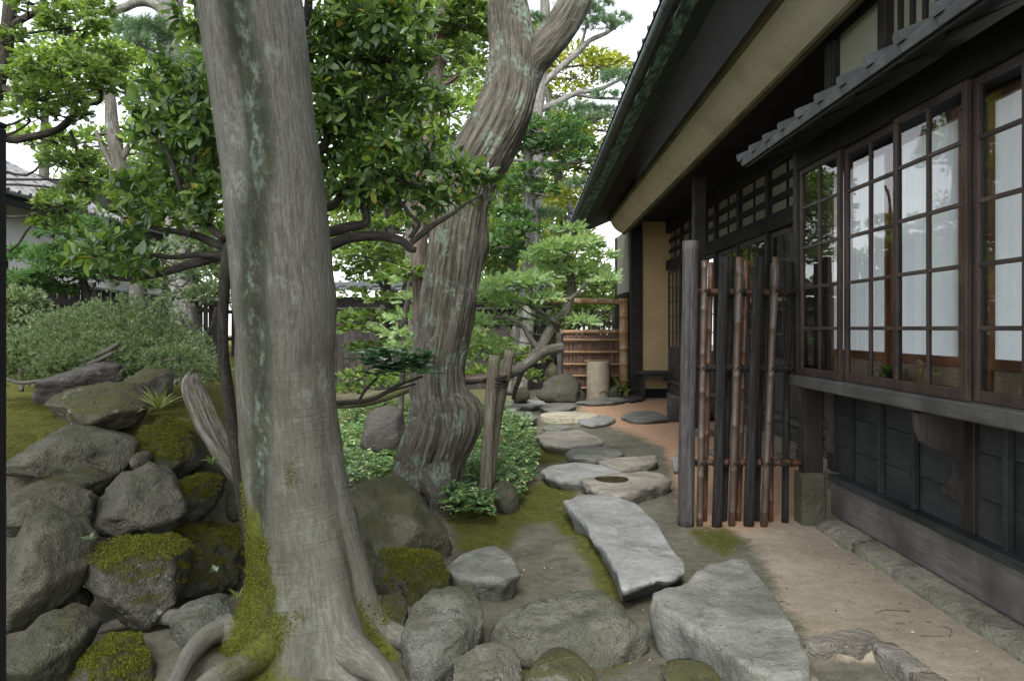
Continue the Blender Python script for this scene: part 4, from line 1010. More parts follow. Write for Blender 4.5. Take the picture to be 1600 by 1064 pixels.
# ------------------------------------------------------------------ boulders (outline, distance, thickness)
RK = [
 # foreground row
 ('boulder', [(765, 978), (790, 955), (850, 930), (900, 936), (950, 926), (975, 945), (1000, 966), (1016, 982), (1000, 1000), (960, 1010), (870, 1020), (800, 1015), (768, 998)], 3.72, .35, 'rockpath', 'long low ridged grey boulder at bottom centre beside the wedge slab', .9, 1, 5, dict(sink=.1)),
 ('boulder', [(630, 1000), (640, 950), (665, 927), (700, 924), (745, 932), (757, 965), (758, 1005), (735, 1028), (690, 1036), (650, 1030)], 3.6, .4, 'rockpath', 'rounded grey boulder next to the right root of the big tree', .6, 2, 5, dict(sink=.1)),
 ('boulder', [(590, 945), (600, 930), (625, 928), (638, 945), (635, 970), (620, 992), (600, 985)], 3.85, .2, 'rockl', 'small pitted boulder wedged beside the trunk base', .4, 3, 4, dict(sink=.05, pit=1.0)),
 ('boulder', [(697, 1064), (705, 1025), (735, 1004), (775, 1003), (805, 1020), (816, 1050), (812, 1085), (700, 1090)], 3.32, .3, 'rockpath', 'pale angular boulder cut by the bottom edge of the picture', .8, 4, 5, dict(sink=.05)),
 ('boulder', [(815, 1055), (840, 1030), (880, 1025), (925, 1030), (940, 1055), (930, 1085), (820, 1090)], 3.25, .3, 'rockl', 'flat moss spotted stone at the bottom edge', 1.0, 5, 4, dict(sink=.05)),
 ('boulder', [(1035, 1060), (1060, 1047), (1110, 1046), (1135, 1060), (1120, 1090), (1040, 1090)], 3.2, .3, 'rockl', 'low pitted stone just showing at the bottom left of the wedge slab', 1.0, 6, 4, dict(pit=1.0)),
 ('boulder', [(578, 900), (585, 865), (605, 856), (650, 866), (685, 875), (700, 895), (700, 925), (665, 932), (620, 925), (590, 930)], 4.5, .4, 'rockm', 'low moss covered rock behind the pitted boulder', .6, 7, 5, dict(sink=.1, amp=.07)),
 ('boulder', [(548, 770), (560, 754), (600, 748), (645, 757), (668, 785), (690, 820), (706, 858), (695, 880), (640, 884), (585, 872), (555, 850)], 5.3, .65, 'rockg', 'large greenish boulder leaning against the twisted tree', .35, 8, 5, dict(sink=.15)),
 ('boulder', [(765, 790), (772, 762), (785, 748), (805, 760), (812, 785), (800, 798), (775, 800)], 6.6, .3, 'rock', 'grey stone at the foot of the lashed stakes', .4, 9, 4, dict(sink=.05)),
 ('boulder', [(660, 700), (668, 650), (690, 628), (718, 640), (728, 680), (722, 720), (690, 730)], 8.4, .5, 'rockd', 'tall grey rock behind the ground cover left of the twisted tree', .2, 10, 4, dict(sink=.1)),
 ('boulder', [(563, 690), (572, 645), (600, 632), (628, 640), (640, 690), (615, 705), (575, 702)], 8.8, .5, 'rockp', 'slanting reddish grey rock between the two big trunks', .2, 11, 4, dict(sink=.1)),
 # stack at the left
 ('boulder', [(66, 612), (85, 590), (120, 575), (165, 562), (182, 572), (185, 595), (160, 612), (110, 630), (75, 628)], 5.6, .6, 'rockp', 'purplish grey rock topmost at the back of the stack', .5, 21, 5, {}),
 ('boulder', [(193, 595), (225, 577), (255, 574), (262, 595), (258, 625), (235, 640), (205, 628)], 5.5, .4, 'rockl', 'small lichen whitened rock below the juniper', .3, 22, 4, {}),
 ('boulder', [(74, 630), (95, 610), (140, 598), (200, 595), (228, 612), (235, 645), (200, 668), (150, 670), (100, 655), (78, 645)], 5.0, .55, 'rockl', 'broad lichen spotted rock second from the top of the stack', .4, 23, 5, {}),
 ('boulder', [(35, 722), (65, 680), (105, 664), (150, 670), (200, 685), (214, 694), (205, 720), (165, 760), (120, 752), (70, 748), (38, 745)], 4.6, .6, 'rock', 'wide pale faced rock with a dark underside beside the moss bank', .5, 24, 5, dict(amp=.03)),
 ('boulder', [(36, 750), (60, 725), (100, 716), (160, 722), (175, 745), (160, 772), (140, 785), (90, 775), (45, 765)], 4.5, .5, 'rockd', 'dark rock ledge under the wide pale faced rock', .3, 25, 5, {}),
 ('boulder', [(208, 690), (225, 660), (260, 655), (290, 668), (308, 700), (310, 735), (280, 745), (235, 738), (212, 720)], 4.9, .5, 'rockm', 'mossy rock in the middle of the stack below the fern', .2, 26, 5, {}),
 ('boulder', [(14, 800), (30, 765), (75, 751), (110, 752), (140, 768), (138, 805), (120, 830), (60, 840), (14, 835)], 4.15, .5, 'rock', 'rounded greenish grey rock at left, third layer of the stack', .5, 27, 5, {}),
 ('boulder', [(136, 825), (150, 785), (190, 740), (235, 725), (262, 740), (285, 780), (290, 808), (255, 830), (200, 838), (150, 838)], 4.3, .6, 'rock', 'large tapering rock in the middle with a dark hollow below', .45, 28, 5, {}),
 ('boulder', [(268, 770), (275, 748), (320, 740), (340, 755), (335, 790), (315, 812), (285, 805)], 4.7, .4, 'rockm', 'dark mossy rock next to the slender stem', .3, 29, 4, {}),
 ('boulder', [(13, 1000), (13, 850), (40, 805), (85, 796), (115, 815), (132, 850), (138, 885), (115, 925), (70, 965), (30, 1000)], 3.75, .55, 'rock', 'tall smooth faced boulder at the left edge', .3, 30, 5, dict(amp=.022)),
 ('boulder', [(80, 830), (100, 808), (128, 800), (136, 850), (138, 890), (118, 905), (95, 870)], 4.0, .4, 'rockd', 'cracked dark rock squeezed behind the tall smooth boulder', .3, 31, 4, {}),
 ('boulder', [(140, 865), (150, 845), (190, 842), (240, 846), (290, 862), (292, 895), (270, 930), (255, 985), (240, 990), (190, 975), (160, 930), (143, 890)], 3.9, .5, 'rockm', 'large block with a thick cap of moss in the lower stack', .35, 32, 5, {}),
 ('boulder', [(248, 855), (265, 830), (310, 818), (355, 830), (375, 870), (378, 920), (330, 935), (280, 930), (258, 890)], 4.55, .5, 'rockm', 'rough moss covered rock behind the slender stem', .3, 33, 5, dict(amp=.07)),
 ('boulder', [(256, 975), (285, 945), (320, 930), (345, 935), (365, 955), (360, 985), (330, 1000), (280, 1000), (258, 995)], 3.8, .35, 'rockpath', 'small grey rock above the left root of the big tree', .5, 34, 5, {}),
 ('boulder', [(14, 1064), (16, 1005), (60, 965), (98, 948), (115, 965), (138, 985), (125, 1020), (95, 1075), (20, 1090)], 3.4, .4, 'rockd', 'slanting dark rock in the bottom left corner', .2, 35, 5, dict(amp=.022)),
 ('boulder', [(100, 1064), (130, 1010), (165, 992), (210, 1000), (232, 1030), (235, 1085), (105, 1090)], 3.4, .4, 'rockm', 'moss topped rock at the bottom left of the roots', .4, 36, 5, {}),
 ('boulder', [(98, 950), (105, 925), (125, 915), (132, 940), (128, 960), (110, 965)], 3.9, .3, 'rockd', 'little dark filler rock in the lower stack', .2, 37, 3, {}),
 ('boulder', [(205, 725), (212, 705), (228, 708), (232, 725), (222, 735)], 4.6, .2, 'rock', 'fist sized grey stone lodged in the middle of the stack', .2, 38, 3, {}),
 ('boulder', [(0, 715), (10, 690), (30, 685), (42, 700), (45, 730), (25, 760), (2, 760)], 4.9, .4, 'rockm', 'mossy rock at far left below the moss bank', .3, 39, 4, {}),
 ('boulder', [(300, 720), (300, 690), (318, 670), (345, 690), (360, 730), (345, 770), (315, 760)], 5.3, .4, 'rockg', 'smooth grey green rock under the dead wood', .2, 40, 4, {}),
 ('boulder', [(352, 800), (356, 765), (372, 757), (390, 770), (392, 810), (365, 815)], 5.0, .25, 'rockg', 'pale upright stone half hidden by the slender stem', .1, 41, 4, {}),
 # far end
 ('boulder', [(836, 618), (850, 600), (868, 586), (890, 584), (908, 598), (918, 620), (905, 628), (860, 628)], 16.0, .7, 'rockd', 'jagged dark rock to the left of the stone cylinder', .3, 51, 4, dict(sink=.1, amp=.06)),
 ('boulder', [(850, 590), (854, 570), (866, 564), (876, 575), (876, 598), (858, 600)], 18.0, .5, 'rockg', 'pale mossy rock behind the jagged dark rock', .2, 52, 4, dict(sink=.3)),
 ('boulder', [(800, 618), (806, 606), (822, 604), (828, 614), (820, 622), (804, 623)], 15.0, .4, 'rock', 'low round stone under the leaning pine trunk', .2, 53, 3, dict(sink=.1)),
 ('boulder', [(952, 618), (955, 602), (966, 598), (974, 606), (975, 620), (962, 626)], 16.4, .3, 'rockd', 'small black rock beside the stone cylinder', .2, 54, 3, dict(sink=.05)),
]
for nm, out, Y, th_, m_, lb, lean, sd_, lv, kw in RK:
    rock(nm, out, Y, th_, MT[m_], lb, lean, sd_, lv, group='boulders of the garden', **kw)
# earth bank hidden behind the stack keeps the gaps dark
# edging of the raised sand terrace
slab('edging_stone', [(1254, 1002), (1268, 987), (1300, 985), (1345, 979), (1368, 986), (1378, 1001), (1345, 1006), (1320, 1002), (1290, 1006)], .03, .17, MT['stonebase'], 'rough broken stone edging the sand next to the wedge slab', 61, .012, group='edging stones of the sand terrace', cat='edging stone', under=.97)
cv = [G(x, y, 0.01) for x, y in ((1374, 1004), (1400, 1022), (1440, 1052), (1500, 1100))]
for a, b, lb in ((cv[0], cv[2], 'square kerb stone running to the bottom edge at right'), (cv[2], cv[3], 'next kerb stone at the very bottom edge at right')):
    d = nrm(b - a); s_ = np.array([d[1], -d[0], 0]) * 0.055
    pts = [p_ + sg * s_ + np.array([0, 0, z_]) for p_ in (a + d * .006, b - d * .006) for sg in (-1, 1) for z_ in (-.2, .012)]
    v, f = rockmesh('k', np.array(pts), None, 4, 50, .012, .01, 71)
    wpart(None, 'kerb_stone', v, f, MT['stonebase'], True, label=lb, cat='kerb stone', group='kerb stones of the sand terrace')

# ------------------------------------------------------------------ bamboo and pole fence
FY = 5.9
fence = empty('bamboo_fence', P(1160, 822, FY) * [1, 1, 0], 'open fence of dark poles and brown bamboo tied to a grey post', 'fence')
def fpole(name, xt, yt, xb, yb, wpx, Y, mat, node=None, seg=16):
    a, b = P(xb, yb, Y), P(xt, yt, Y); a[2] = -0.03 if a[2] < 0.05 else a[2]
    n = 26; r0 = M(wpx / 2, Y)
    tt = np.linspace(0, 1, n); pts = a + (b - a) * tt[:, None]
    pts[:, 0] += .004 * np.sin(tt * 5 + xt); rad = r0 * (1.0 - .08 * tt) * (1 + .02 * np.sin(tt * 17 + xt))
    if node:
        ss = []; rr_ = []; L_ = np.linalg.norm(b - a); s_ = 0.1 + .05 * (xt % 3)
        cuts = []
        while s_ < L_: cuts.append(s_ / L_); s_ += node * (0.85 + .3 * random.random())
        tt = np.sort(np.concatenate([np.linspace(0, 1, 14)] + [[c - .0035, c - .0015, c, c + .0015, c + .0035] for c in cuts])); tt = np.clip(tt, 0, 1)
        rad = np.full(len(tt), r0)
        for c in cuts:
            dd = np.abs(tt - c) * L_; rad = np.where(dd < .002, r0 * .93, np.where(dd < .005, r0 * 1.11, rad))
        pts = a + (b - a) * tt[:, None]
        v, f, bk = tube(pts, rad, 14, 1)
        return wpart(fence, name, v, f, mat, True, {'bark': bk})
    return tubepart(fence, name, pts, rad, mat, seg, 1, rough=.03, rscale=9)
fpole('post', 1078, 377, 1072, 822, 26, FY, MT['pole_grey'], seg=24)
for xt, yt, xb, yb, w_, dy, m_, nd_ in [
    (1101, 407, 1093, 818, 10, -.02, 'bamboo', .33), (1111, 410, 1100, 816, 9, .13, 'bamboob', .30), (1132, 401, 1119, 821, 16, -.03, 'pole_dark', None), (1143, 407, 1131, 812, 10, .13, 'pole_dark', None),
    (1156, 402, 1143, 820, 11, -.02, 'bamboo', .36), (1167, 407, 1153, 814, 9, .13, 'bamboob', .31), (1185, 402, 1170, 822, 17, -.03, 'pole_dark', None), (1196, 408, 1181, 814, 10, .13, 'pole_dark', None),
    (1213, 402, 1193, 820, 11, -.02, 'bamboo', .34), (1208, 412, 1204, 814, 8, .13, 'bamboob', .33), (1234, 410, 1226, 812, 11, .10, 'pole_dark', None)]:
    fpole('bamboo_cane' if nd_ else 'pole', xt, yt, xb, yb, w_, FY + dy, MT[m_], nd_)
for yr, xe, m_ in ((456, 1234, 'bamboob'), (575, 1238, 'pole_dark'), (722, 1252, 'bamboob')):
    a, b = P(1086, yr, FY + .05), P(xe, yr + 1, FY + .05)
    tubepart(fence, 'rail', [a + (b - a) * q for q in np.linspace(0, 1, 8)], [M(5.2, FY)] * 8, MT[m_], 12, 2, rough=.03)
    for xt, xb in ((1101, 1093), (1132, 1119), (1156, 1143), (1185, 1170), (1213, 1193), (1232, 1226)):
        x_ = xt + (xb - xt) * (yr - 402) / 418
        c = P(x_, yr, FY + .04); ts = []
        for q in range(4):
            aa = np.linspace(0, 2 * np.pi, 13); tl = (-.35, .35, -.2, .25)[q]; off = (q - 1.5) * .007
            ring = np.column_stack([c[0] + .042 * np.cos(aa), c[1] - .0 + .085 * np.sin(aa), c[2] + off + tl * .06 * np.cos(aa)])
            ts.append((ring, [.0042] * 13))
        for q in (-1, 1): ts.append((np.array([c + [q * .01, -.085, -.01], c + [q * .022, -.10, .015], c + [q * .035, -.09, -.025]]), [.004, .0035, .003]))
        multitube(fence, 'rope_lashing', ts, MT['rope'], 5, 2)

# ------------------------------------------------------------------ bench, stone cylinder, far bamboo screen
bench = empty('bench', (3.1, 16.45, 0), 'low dark wooden bench against the ochre wall', 'bench')
boxpart(bench, 'seat', 2.57, 3.6, 16.18, 16.68, .545, .60, MT['wood_x'], .008)
for x_, y_ in ((2.7, 16.24), (2.7, 16.62), (3.45, 16.24), (3.45, 16.62)): boxpart(bench, 'leg', x_ - .035, x_ + .035, y_ - .035, y_ + .035, 0, .544, MT['darkz'], .006)
boxpart(bench, 'apron', 2.66, 3.5, 16.225, 16.25, .46, .543, MT['wood_x'], .004)
cb = G(935, 622); r_ = M(18, cb[1]); n = 32; zt = EYE - (565 - CY) / FPX * cb[1]
v = []; f = []
for q, z_ in ((.97, -.05), (1.0, .05), (1.01, zt - .03), (.985, zt), (.80, zt), (.78, zt - .12), (.05, zt - .14)):
    v += [(cb[0] + r_ * q * math.cos(a), cb[1] + r_ * q * math.sin(a), z_) for a in np.linspace(0, 2 * np.pi, n, endpoint=False)]
for k_ in range(6): f += [[k_ * n + a, k_ * n + (a + 1) % n, (k_ + 1) * n + (a + 1) % n, (k_ + 1) * n + a] for a in range(n)]
f.append([6 * n + a for a in range(n)])
wpart(None, 'stone_cylinder', v, f, MT['conc'], True, label='upright buff stone cylinder in front of the brushwood screen', cat='water basin')
tubepart(None, 'bamboo_stick', [(cb[0] - r_ * 1.25, cb[1] - .1, zt + .02), (cb[0], cb[1] - .05, zt + .021), (cb[0] + r_ * 1.1, cb[1], zt + .02)], [.016] * 3, MT['bambooo'], 8, 3, label='short bamboo stick laid across the stone cylinder', cat='stick')
SY = 17.2
scr = empty('bamboo_screen', P(925, 620, SY) * [1, 1, 0], 'brushwood screen with bamboo rails at the far end of the path', 'screen fence')
def bam(parent, name, a, b, r0, mat, node=.35, n=10):
    a = np.asarray(a, float); b = np.asarray(b, float); L_ = np.linalg.norm(b - a)
    cuts = np.arange(.12, L_, node) / L_
    tt = np.clip(np.sort(np.concatenate([np.linspace(0, 1, n)] + [[c - .006 / L_, c, c + .006 / L_] for c in cuts])), 0, 1)
    rad = np.full(len(tt), r0)
    for c in cuts: rad = np.where(np.abs(tt - c) * L_ < .004, r0 * 1.1, rad)
    v, f, bk = tube(a + (b - a) * tt[:, None], rad, 12, 1)
    return wpart(parent, name, v, f, mat, True, {'bark': bk})
bam(scr, 'bamboo_post', P(975, 628, SY - .1), P(975, 466, SY - .1), M(7.5, SY), MT['bambooo'])
bam(scr, 'bamboo_post', P(876, 622, SY), P(874, 520, SY), M(4.5, SY), MT['pole_grey'])
bam(scr, 'bamboo_rail', P(850, 469, SY), P(980, 472, SY), M(4.5, SY), MT['bambooo'])
bam(scr, 'bamboo_rail', P(878, 519, SY), P(970, 518, SY), M(3.5, SY), MT['bambooo'])
for y_ in (531, 550, 569, 587, 606): bam(scr, 'bamboo_rail', P(880, y_, SY - .07), P(970, y_, SY - .07), M(1.6, SY), MT['bambooo'])
ts = []
for x_ in np.arange(881, 970, 1.1):
    w_ = random.uniform(-.6, .6); ts.append((np.array([P(x_ + w_, 622, SY + random.uniform(-.03, .05)), P(x_, 560, SY + random.uniform(-.03, .05)), P(x_ - w_, 522 + random.uniform(-2, 2), SY)]), [.012, .011, .008]))
boxpart(scr, 'backing_board', P(881, 600, SY)[0], P(970, 600, SY)[0], SY + .07, SY + .09, .02, EYE - (523 - CY) / FPX * SY, MT['brush'], .002)
multitube(scr, 'brushwood', ts, MT['brush'], 5, 2, kind='stuff')
# dark braces and lattice of the rear gate
gate = empty('rear_lattice', P(945, 540, 19.2) * [1, 1, 0], 'dark lattice panel behind the bamboo screen', 'lattice')
for q in range(15): boxpart(gate, 'slat', 0.95 + q * .125, 1.01 + q * .125, 19.2, 19.22, 0, 1.95, MT['fence'], .003)
tubepart(gate, 'brace', [P(905, 483, 18.9), P(940, 500, 18.9), P(972, 514, 18.9)], [.02] * 3, MT['pole_dark'], 6, 2)
tubepart(gate, 'brace', [P(905, 512, 18.95), P(940, 492, 18.95), P(968, 476, 18.95)], [.02] * 3, MT['pole_dark'], 6, 2)

# lashed stakes carrying the leaning pine
stk = empty('tree_prop', G(765, 790), 'pair of weathered stakes lashed together to prop the leaning pine', 'tree prop')
tubepart(stk, 'stake', [P(757, 768, 6.6) * [1, 1, 1] - [0, 0, .1], P(764, 660, 6.6), P(773, 555, 6.6)], [M(10, 6.6), M(9.5, 6.6), M(8.5, 6.6)], MT['stake'], 14, 10, rough=.08, rscale=14)
tubepart(stk, 'stake', [P(762, 745, 6.85) - [0, 0, .1], P(778, 640, 6.85), P(797, 548, 6.85)], [M(9, 6.85), M(9, 6.85), M(8, 6.85)], MT['stake'], 14, 10, rough=.08, rscale=14)
tubepart(stk, 'crossbar', [P(715, 593, 6.75), P(750, 592, 6.75), P(790, 589, 6.75)], [M(6, 6.75)] * 3, MT['bark3'], 10, 6, rough=.06)
ts = []
for q in range(5):
    aa = np.linspace(0, 2 * np.pi, 15); c = P(774, 590 + q * 2.2, 6.7)
    ts.append((np.column_stack([c[0] + .10 * np.cos(aa), c[1] + .14 * np.sin(aa), c[2] + .02 * np.cos(aa + q)]), [.007] * 15))
multitube(stk, 'rope_lashing', ts, MT['rope'], 5, 2)

# potted plant and offcut inside the bay
pot = empty('potted_plant', (2.30, 4.76, 1.149), 'small potted green plant behind the bay window', 'plant')
n = 20; v = []; f = []
for r_, z_ in ((.045, 1.149), (.058, 1.205), (.061, 1.205), (.061, 1.215), (.052, 1.215), (.05, 1.20)): v += [(2.30 + r_ * math.cos(a), 4.76 + r_ * math.sin(a), z_) for a in np.linspace(0, 2 * np.pi, n, endpoint=False)]
for k_ in range(5): f += [[k_ * n + a, k_ * n + (a + 1) % n, (k_ + 1) * n + (a + 1) % n, (k_ + 1) * n + a] for a in range(n)]
f += [list(range(n))[::-1], [5 * n + a for a in range(n)]]
wpart(pot, 'pot', v, f, MT['pot'], True)
lv_, lf_ = T_leaf(.5, .1, .3)
m_ = 34; aa = RNG.random(m_) * 6.28; el = .3 + RNG.random(m_) * 1.0
dd = np.column_stack([np.cos(aa) * np.cos(el), np.sin(aa) * np.cos(el), np.sin(el)])
v, f = scatter_np(lv_, lf_, np.array([2.30, 4.76, 1.205]) + dd * .015, dd, np.tile([0, 0, 1.0], (m_, 1)) + .01, .06 + .05 * RNG.random(m_))
wpart(pot, 'leaves', v, f, MT['light'], False)
pts = np.array([(2.30, 4.60, 1.149), (2.30, 4.40, 1.149), (2.36, 4.52, 1.149), (2.36, 4.40, 1.149), (2.31, 4.585, 1.30), (2.33, 4.57, 1.30), (2.33, 4.59, 1.30)])
v, f = boxv(-.012, .012, -.035, .035, 0, .17, .003)
ob('wooden_offcut', mesh('wooden_offcut', v, f, MT['plank']), None, (2.31, 4.47, 1.152), (R(22), 0, 0), 'yellow wooden board leaning inside the bay window beside the plant', 'board')

# near gatepost at the left edge
gp = empty('gatepost', (-1.15, 1.7, 0), 'black wooden gatepost cut by the left edge of the picture', 'post')
Yg = 1.7
gx = (12.5 - CX) / FPX * (Yg + .12); gtop = EYE - (180 - CY) / FPX * Yg
boxpart(gp, 'post_shaft', gx - .12, gx, Yg - .0, Yg + .12, -.1, gtop, MT['black'], .006)
boxpart(gp, 'post_cap', gx - .122, gx + .0005, Yg + .001, Yg + .121, gtop, gtop + .012, MT['black'], .004)

# ------------------------------------------------------------------ back fences, neighbour house
def board_fence(name, label, a, b, z0, h, bw, cap=True, capm='metalcap'):
    a = np.array(a, float); b = np.array(b, float); L_ = np.linalg.norm(b - a); d = (b - a) / L_
    e = empty(name, (a[0], a[1], z0), label, 'fence'); ang_ = math.atan2(d[1], d[0])
    n = int(L_ / bw); bv, bf = boxv(0, bw * .94, -.012, .012, 0, h, .003)
    bme = mesh('board', bv, bf, MT['fence'])
    for q in range(n):
        p_ = a + d * q * bw; off = np.array([-d[1], d[0]]) * (.02 if q % 2 else -.006)
        ob('board', bme, e, (p_[0] + off[0], p_[1] + off[1], z0), rot=(0, 0, ang_))
    pv, pf = boxv(-.06, .06, -.06, .06, 0, h + .12, .008); pm = mesh('post', pv, pf, MT['fence'])
    for q in np.arange(0, L_ + .1, 1.8):
        p_ = a + d * q; ob('post', pm, e, (p_[0] - d[1] * -.07, p_[1] - d[0] * .07, z0), rot=(0, 0, ang_))
    rv, rf = boxv(0, L_, -.05, -.015, 0, .09, .004); rm = mesh('rail', rv, rf, MT['fence'])
    for z_ in (.35, h * .8): ob('rail', rm, e, (a[0], a[1], z0 + z_), rot=(0, 0, ang_))
    if cap:
        cv_, cf_ = boxv(-.05, L_ + .05, -.14, .14, 0, .05, .01); ob('cap_rail', mesh('cap_rail', cv_, cf_, MT[capm]), e, (a[0], a[1], z0 + h + .0), rot=(0, 0, ang_))
    return e
board_fence('board_fence', 'dark board fence with a metal cap rail at far left', (-6.5, 5.0), (-6.9, 18.9), .85, 1.25, .16)
board_fence('board_fence', 'dark vertical board fence across the back of the garden', (-6.8, 19.0), (0.9, 19.0), 0, 1.95, .155, True, 'fence')
# tiled garden wall behind the back fence
gw = empty('tiled_wall', (-3, 21, 0), 'low building with scalloped tile eave behind the back fence', 'building')
boxpart(gw, 'wall', -7, 1.2, 21.1, 21.4, 0, 2.35, MT['fence'], 0)
boxpart(gw, 'roof', -7.2, 1.4, 20.7, 21.8, 2.62, 2.72, MT['tile'], .01)
tm3 = tile_mesh('roof_tile', .3, .5, .05, MT['tile'])
for q in range(28): ob('roof_tile', tm3, gw, (-7 + q * .3, 20.62, 2.55), rot=(0, R(-24), R(90)))
# neighbour house at far left
nb = empty('neighbour_house', (-9.5, 14, 0), 'white walled house with silvery tiled roof beyond the left fence', 'house')
boxpart(nb, 'wall', -12, -8.6, 9.5, 19, 0, 3.75, MT['whitewall'], 0)
slopebar(nb, 'roof', [(-8.0, 3.55), (-7.95, 3.62), (-10.5, 4.895), (-10.5, 4.795)], 9, 20, 0, MT['dark'])
boxpart(nb, 'eave_board', -8.06, -7.98, 9, 20, 3.46, 3.55, MT['dark'], 0)
tm4 = tile_mesh('roof_tile', .28, .36, .05, MT['tile_far'])
for r_ in range(9):
    for q in range(22):
        ob('roof_tile', tm4, nb, (-7.93 - r_ * .27, 10 + q * .28, 3.66 + r_ * .27 * .5), rot=(0, math.atan(.5), 0) if False else (0, -math.atan(.5) + 0, math.pi))
boxpart(nb, 'window', -8.62, -8.58, 12.2, 13.2, 1.6, 2.9, MT['dark'], 0)
# ------------------------------------------------------------------ trees
def tpath(pts, Y):                       # (x, y, halfwidth[, Y])
    c = np.array([P(q[0], q[1], q[3] if len(q) > 3 else Y) for q in pts]); r = np.array([M(q[2], q[3] if len(q) > 3 else Y) for q in pts])
    return c, r
rgT = np.random.default_rng(5)
TPL = {
    'hinoki': ([T_frond(rgT) for _ in range(4)], .135), 'fir': ([T_fir(rgT) for _ in range(3)], .17), 'pine': ([T_needles(rgT, 20, .045) for _ in range(3)], .12),
    'tuft': ([T_tuft(rgT) for _ in range(4)], .085), 'leaf': ([T_diamond(.5, .1), T_diamond(.6, .05)], .09), 'broad': ([T_leaf(.42, .12, .12), T_leaf(.38, .18, .2), T_leaf(.46, .08, .05)], .1)}
DK = {'hinoki': 16.0, 'fir': 13.0, 'pine': 13.0, 'tuft': 14.0, 'leaf': 15.0, 'broad': 10.0}
def pad_points(pad, n, rg, shell=.55, up=.35):
    x, y, rx, ry, Y = pad[:5]; c = P(x, y, Y); a, b = M(rx, Y), M(ry, Y); dpt = pad[5] if len(pad) > 5 else a * .8
    u = nrm(rg.normal(size=(n, 3))); u[:, 2] = np.where(u[:, 2] < -up, -u[:, 2] * rg.random(n), u[:, 2])
    r = shell + (1.06 - shell) * rg.random(n) ** .6
    # uneven outline: clumps swell and shrink
    cl = 1 + (.28 if len(pad) < 6 or pad[5] > 1.2 else .2) * fbm(u * 3.0 + c, 3, 4)
    return c + u * (r * cl)[:, None] * np.array([a, dpt, b]), u
def sprays(pads, kind, dens, rg, size=None, droop=0.0, flat=.35):
    tp, sz = TPL[kind]; sz = size or sz
    Vs, Fs, o = [], [], 0
    for pad in pads:
        x, y, rx, ry, Y = pad[:5]
        n = int(DK[kind] * dens * rx * ry / (sz / Y * FPX) ** 2) + 8
        n = min(n, 9000)
        pos, u = pad_points(pad, n, rg)
        d = u * np.array([1, 1, .45]) + rg.normal(size=(n, 3)) * .38 + np.array([0, 0, .12 - droop])
        up = np.array([0, 0, 1.0]) * (1 - flat) + u * flat + rg.normal(size=(n, 3)) * .3
        ch = rg.integers(0, len(tp), n); s = sz * (.65 + .65 * rg.random(n))
        for k_ in range(len(tp)):
            mk = ch == k_
            if mk.any():
                v, f = scatter_np(tp[k_][0], tp[k_][1], pos[mk], d[mk], up[mk], s[mk])
                Vs.append(v); Fs.append(f + o); o += len(v)
    return np.vstack(Vs), np.vstack(Fs)
def limb_to(trunk, pad, rg, r0, spread=1.0):
    x, y, rx, ry, Y = pad[:5]; c = P(x, y, Y) - np.array([0, 0, M(ry, Y) * .25])
    sc_ = np.linalg.norm((trunk - c) * np.array([1, 1, 1.3]), axis=1) + np.where(trunk[:, 2] > c[2] + .05, .6, 0)
    a = trunk[int(np.argmin(sc_))]
    m1 = a + (c - a) * .35 + rg.normal(size=3) * .05 + np.array([0, 0, -.03]); m2 = a + (c - a) * .7 + rg.normal(size=3) * .06
    ts = [(np.array([a, m1, m2, c]), [r0, r0 * .8, r0 * .6, r0 * .4])]
    for q in range(6):
        u = nrm(rg.normal(size=3)); e = c + u * np.array([M(rx, Y) * .8, M(rx, Y) * .6, M(ry, Y) * .55]); s_ = m2 + (c - m2) * rg.random()
        ts.append((np.array([s_, (s_ + e) / 2 + rg.normal(size=3) * .03, e]), [r0 * .42, r0 * .3, r0 * .12]))
    return ts
def tree(name, label, trunk, Y, bark, pads, kind, leafmat, dens=2.2, seed=1, limbs=(), size=None, r0=None, group=None, cat='tree', limbmat=None, droop=0.0, seg=12, rough=.1, twist=0.0, auto=True, extra=()):
    rg = np.random.default_rng(seed)
    c, r = tpath(trunk, Y)
    root = empty(name, (c[0][0], c[0][1], max(c[0][2], 0)), label, cat, group)
    sp = spline(c, 8)
    tubepart(root, 'trunk', c, r, MT[bark], seg, 10, rough=rough, rscale=9, seed=seed, twist=twist)
    lm = MT[limbmat or bark]
    for lb in limbs:
        lc, lr = tpath(lb, Y); tubepart(root, 'limb', lc, lr, lm, 9, 6, rough=.12, rscale=14)
    if auto:
        for pd in pads:
            multitube(root, 'limb', limb_to(sp, pd, rg, r0 or max(.012, r.mean() * .22)), lm, 5, 3)
    v, f = sprays(pads, kind, dens, rg, size, droop)
    wpart(root, 'foliage', v, f, MT[leafmat], kind='stuff')
    for kd, mt_, pp, dn, sz in extra:
        v, f = sprays(pp, kd, dn, rg, sz); wpart(root, 'foliage', v, f, MT[mt_], kind='stuff')
    return root

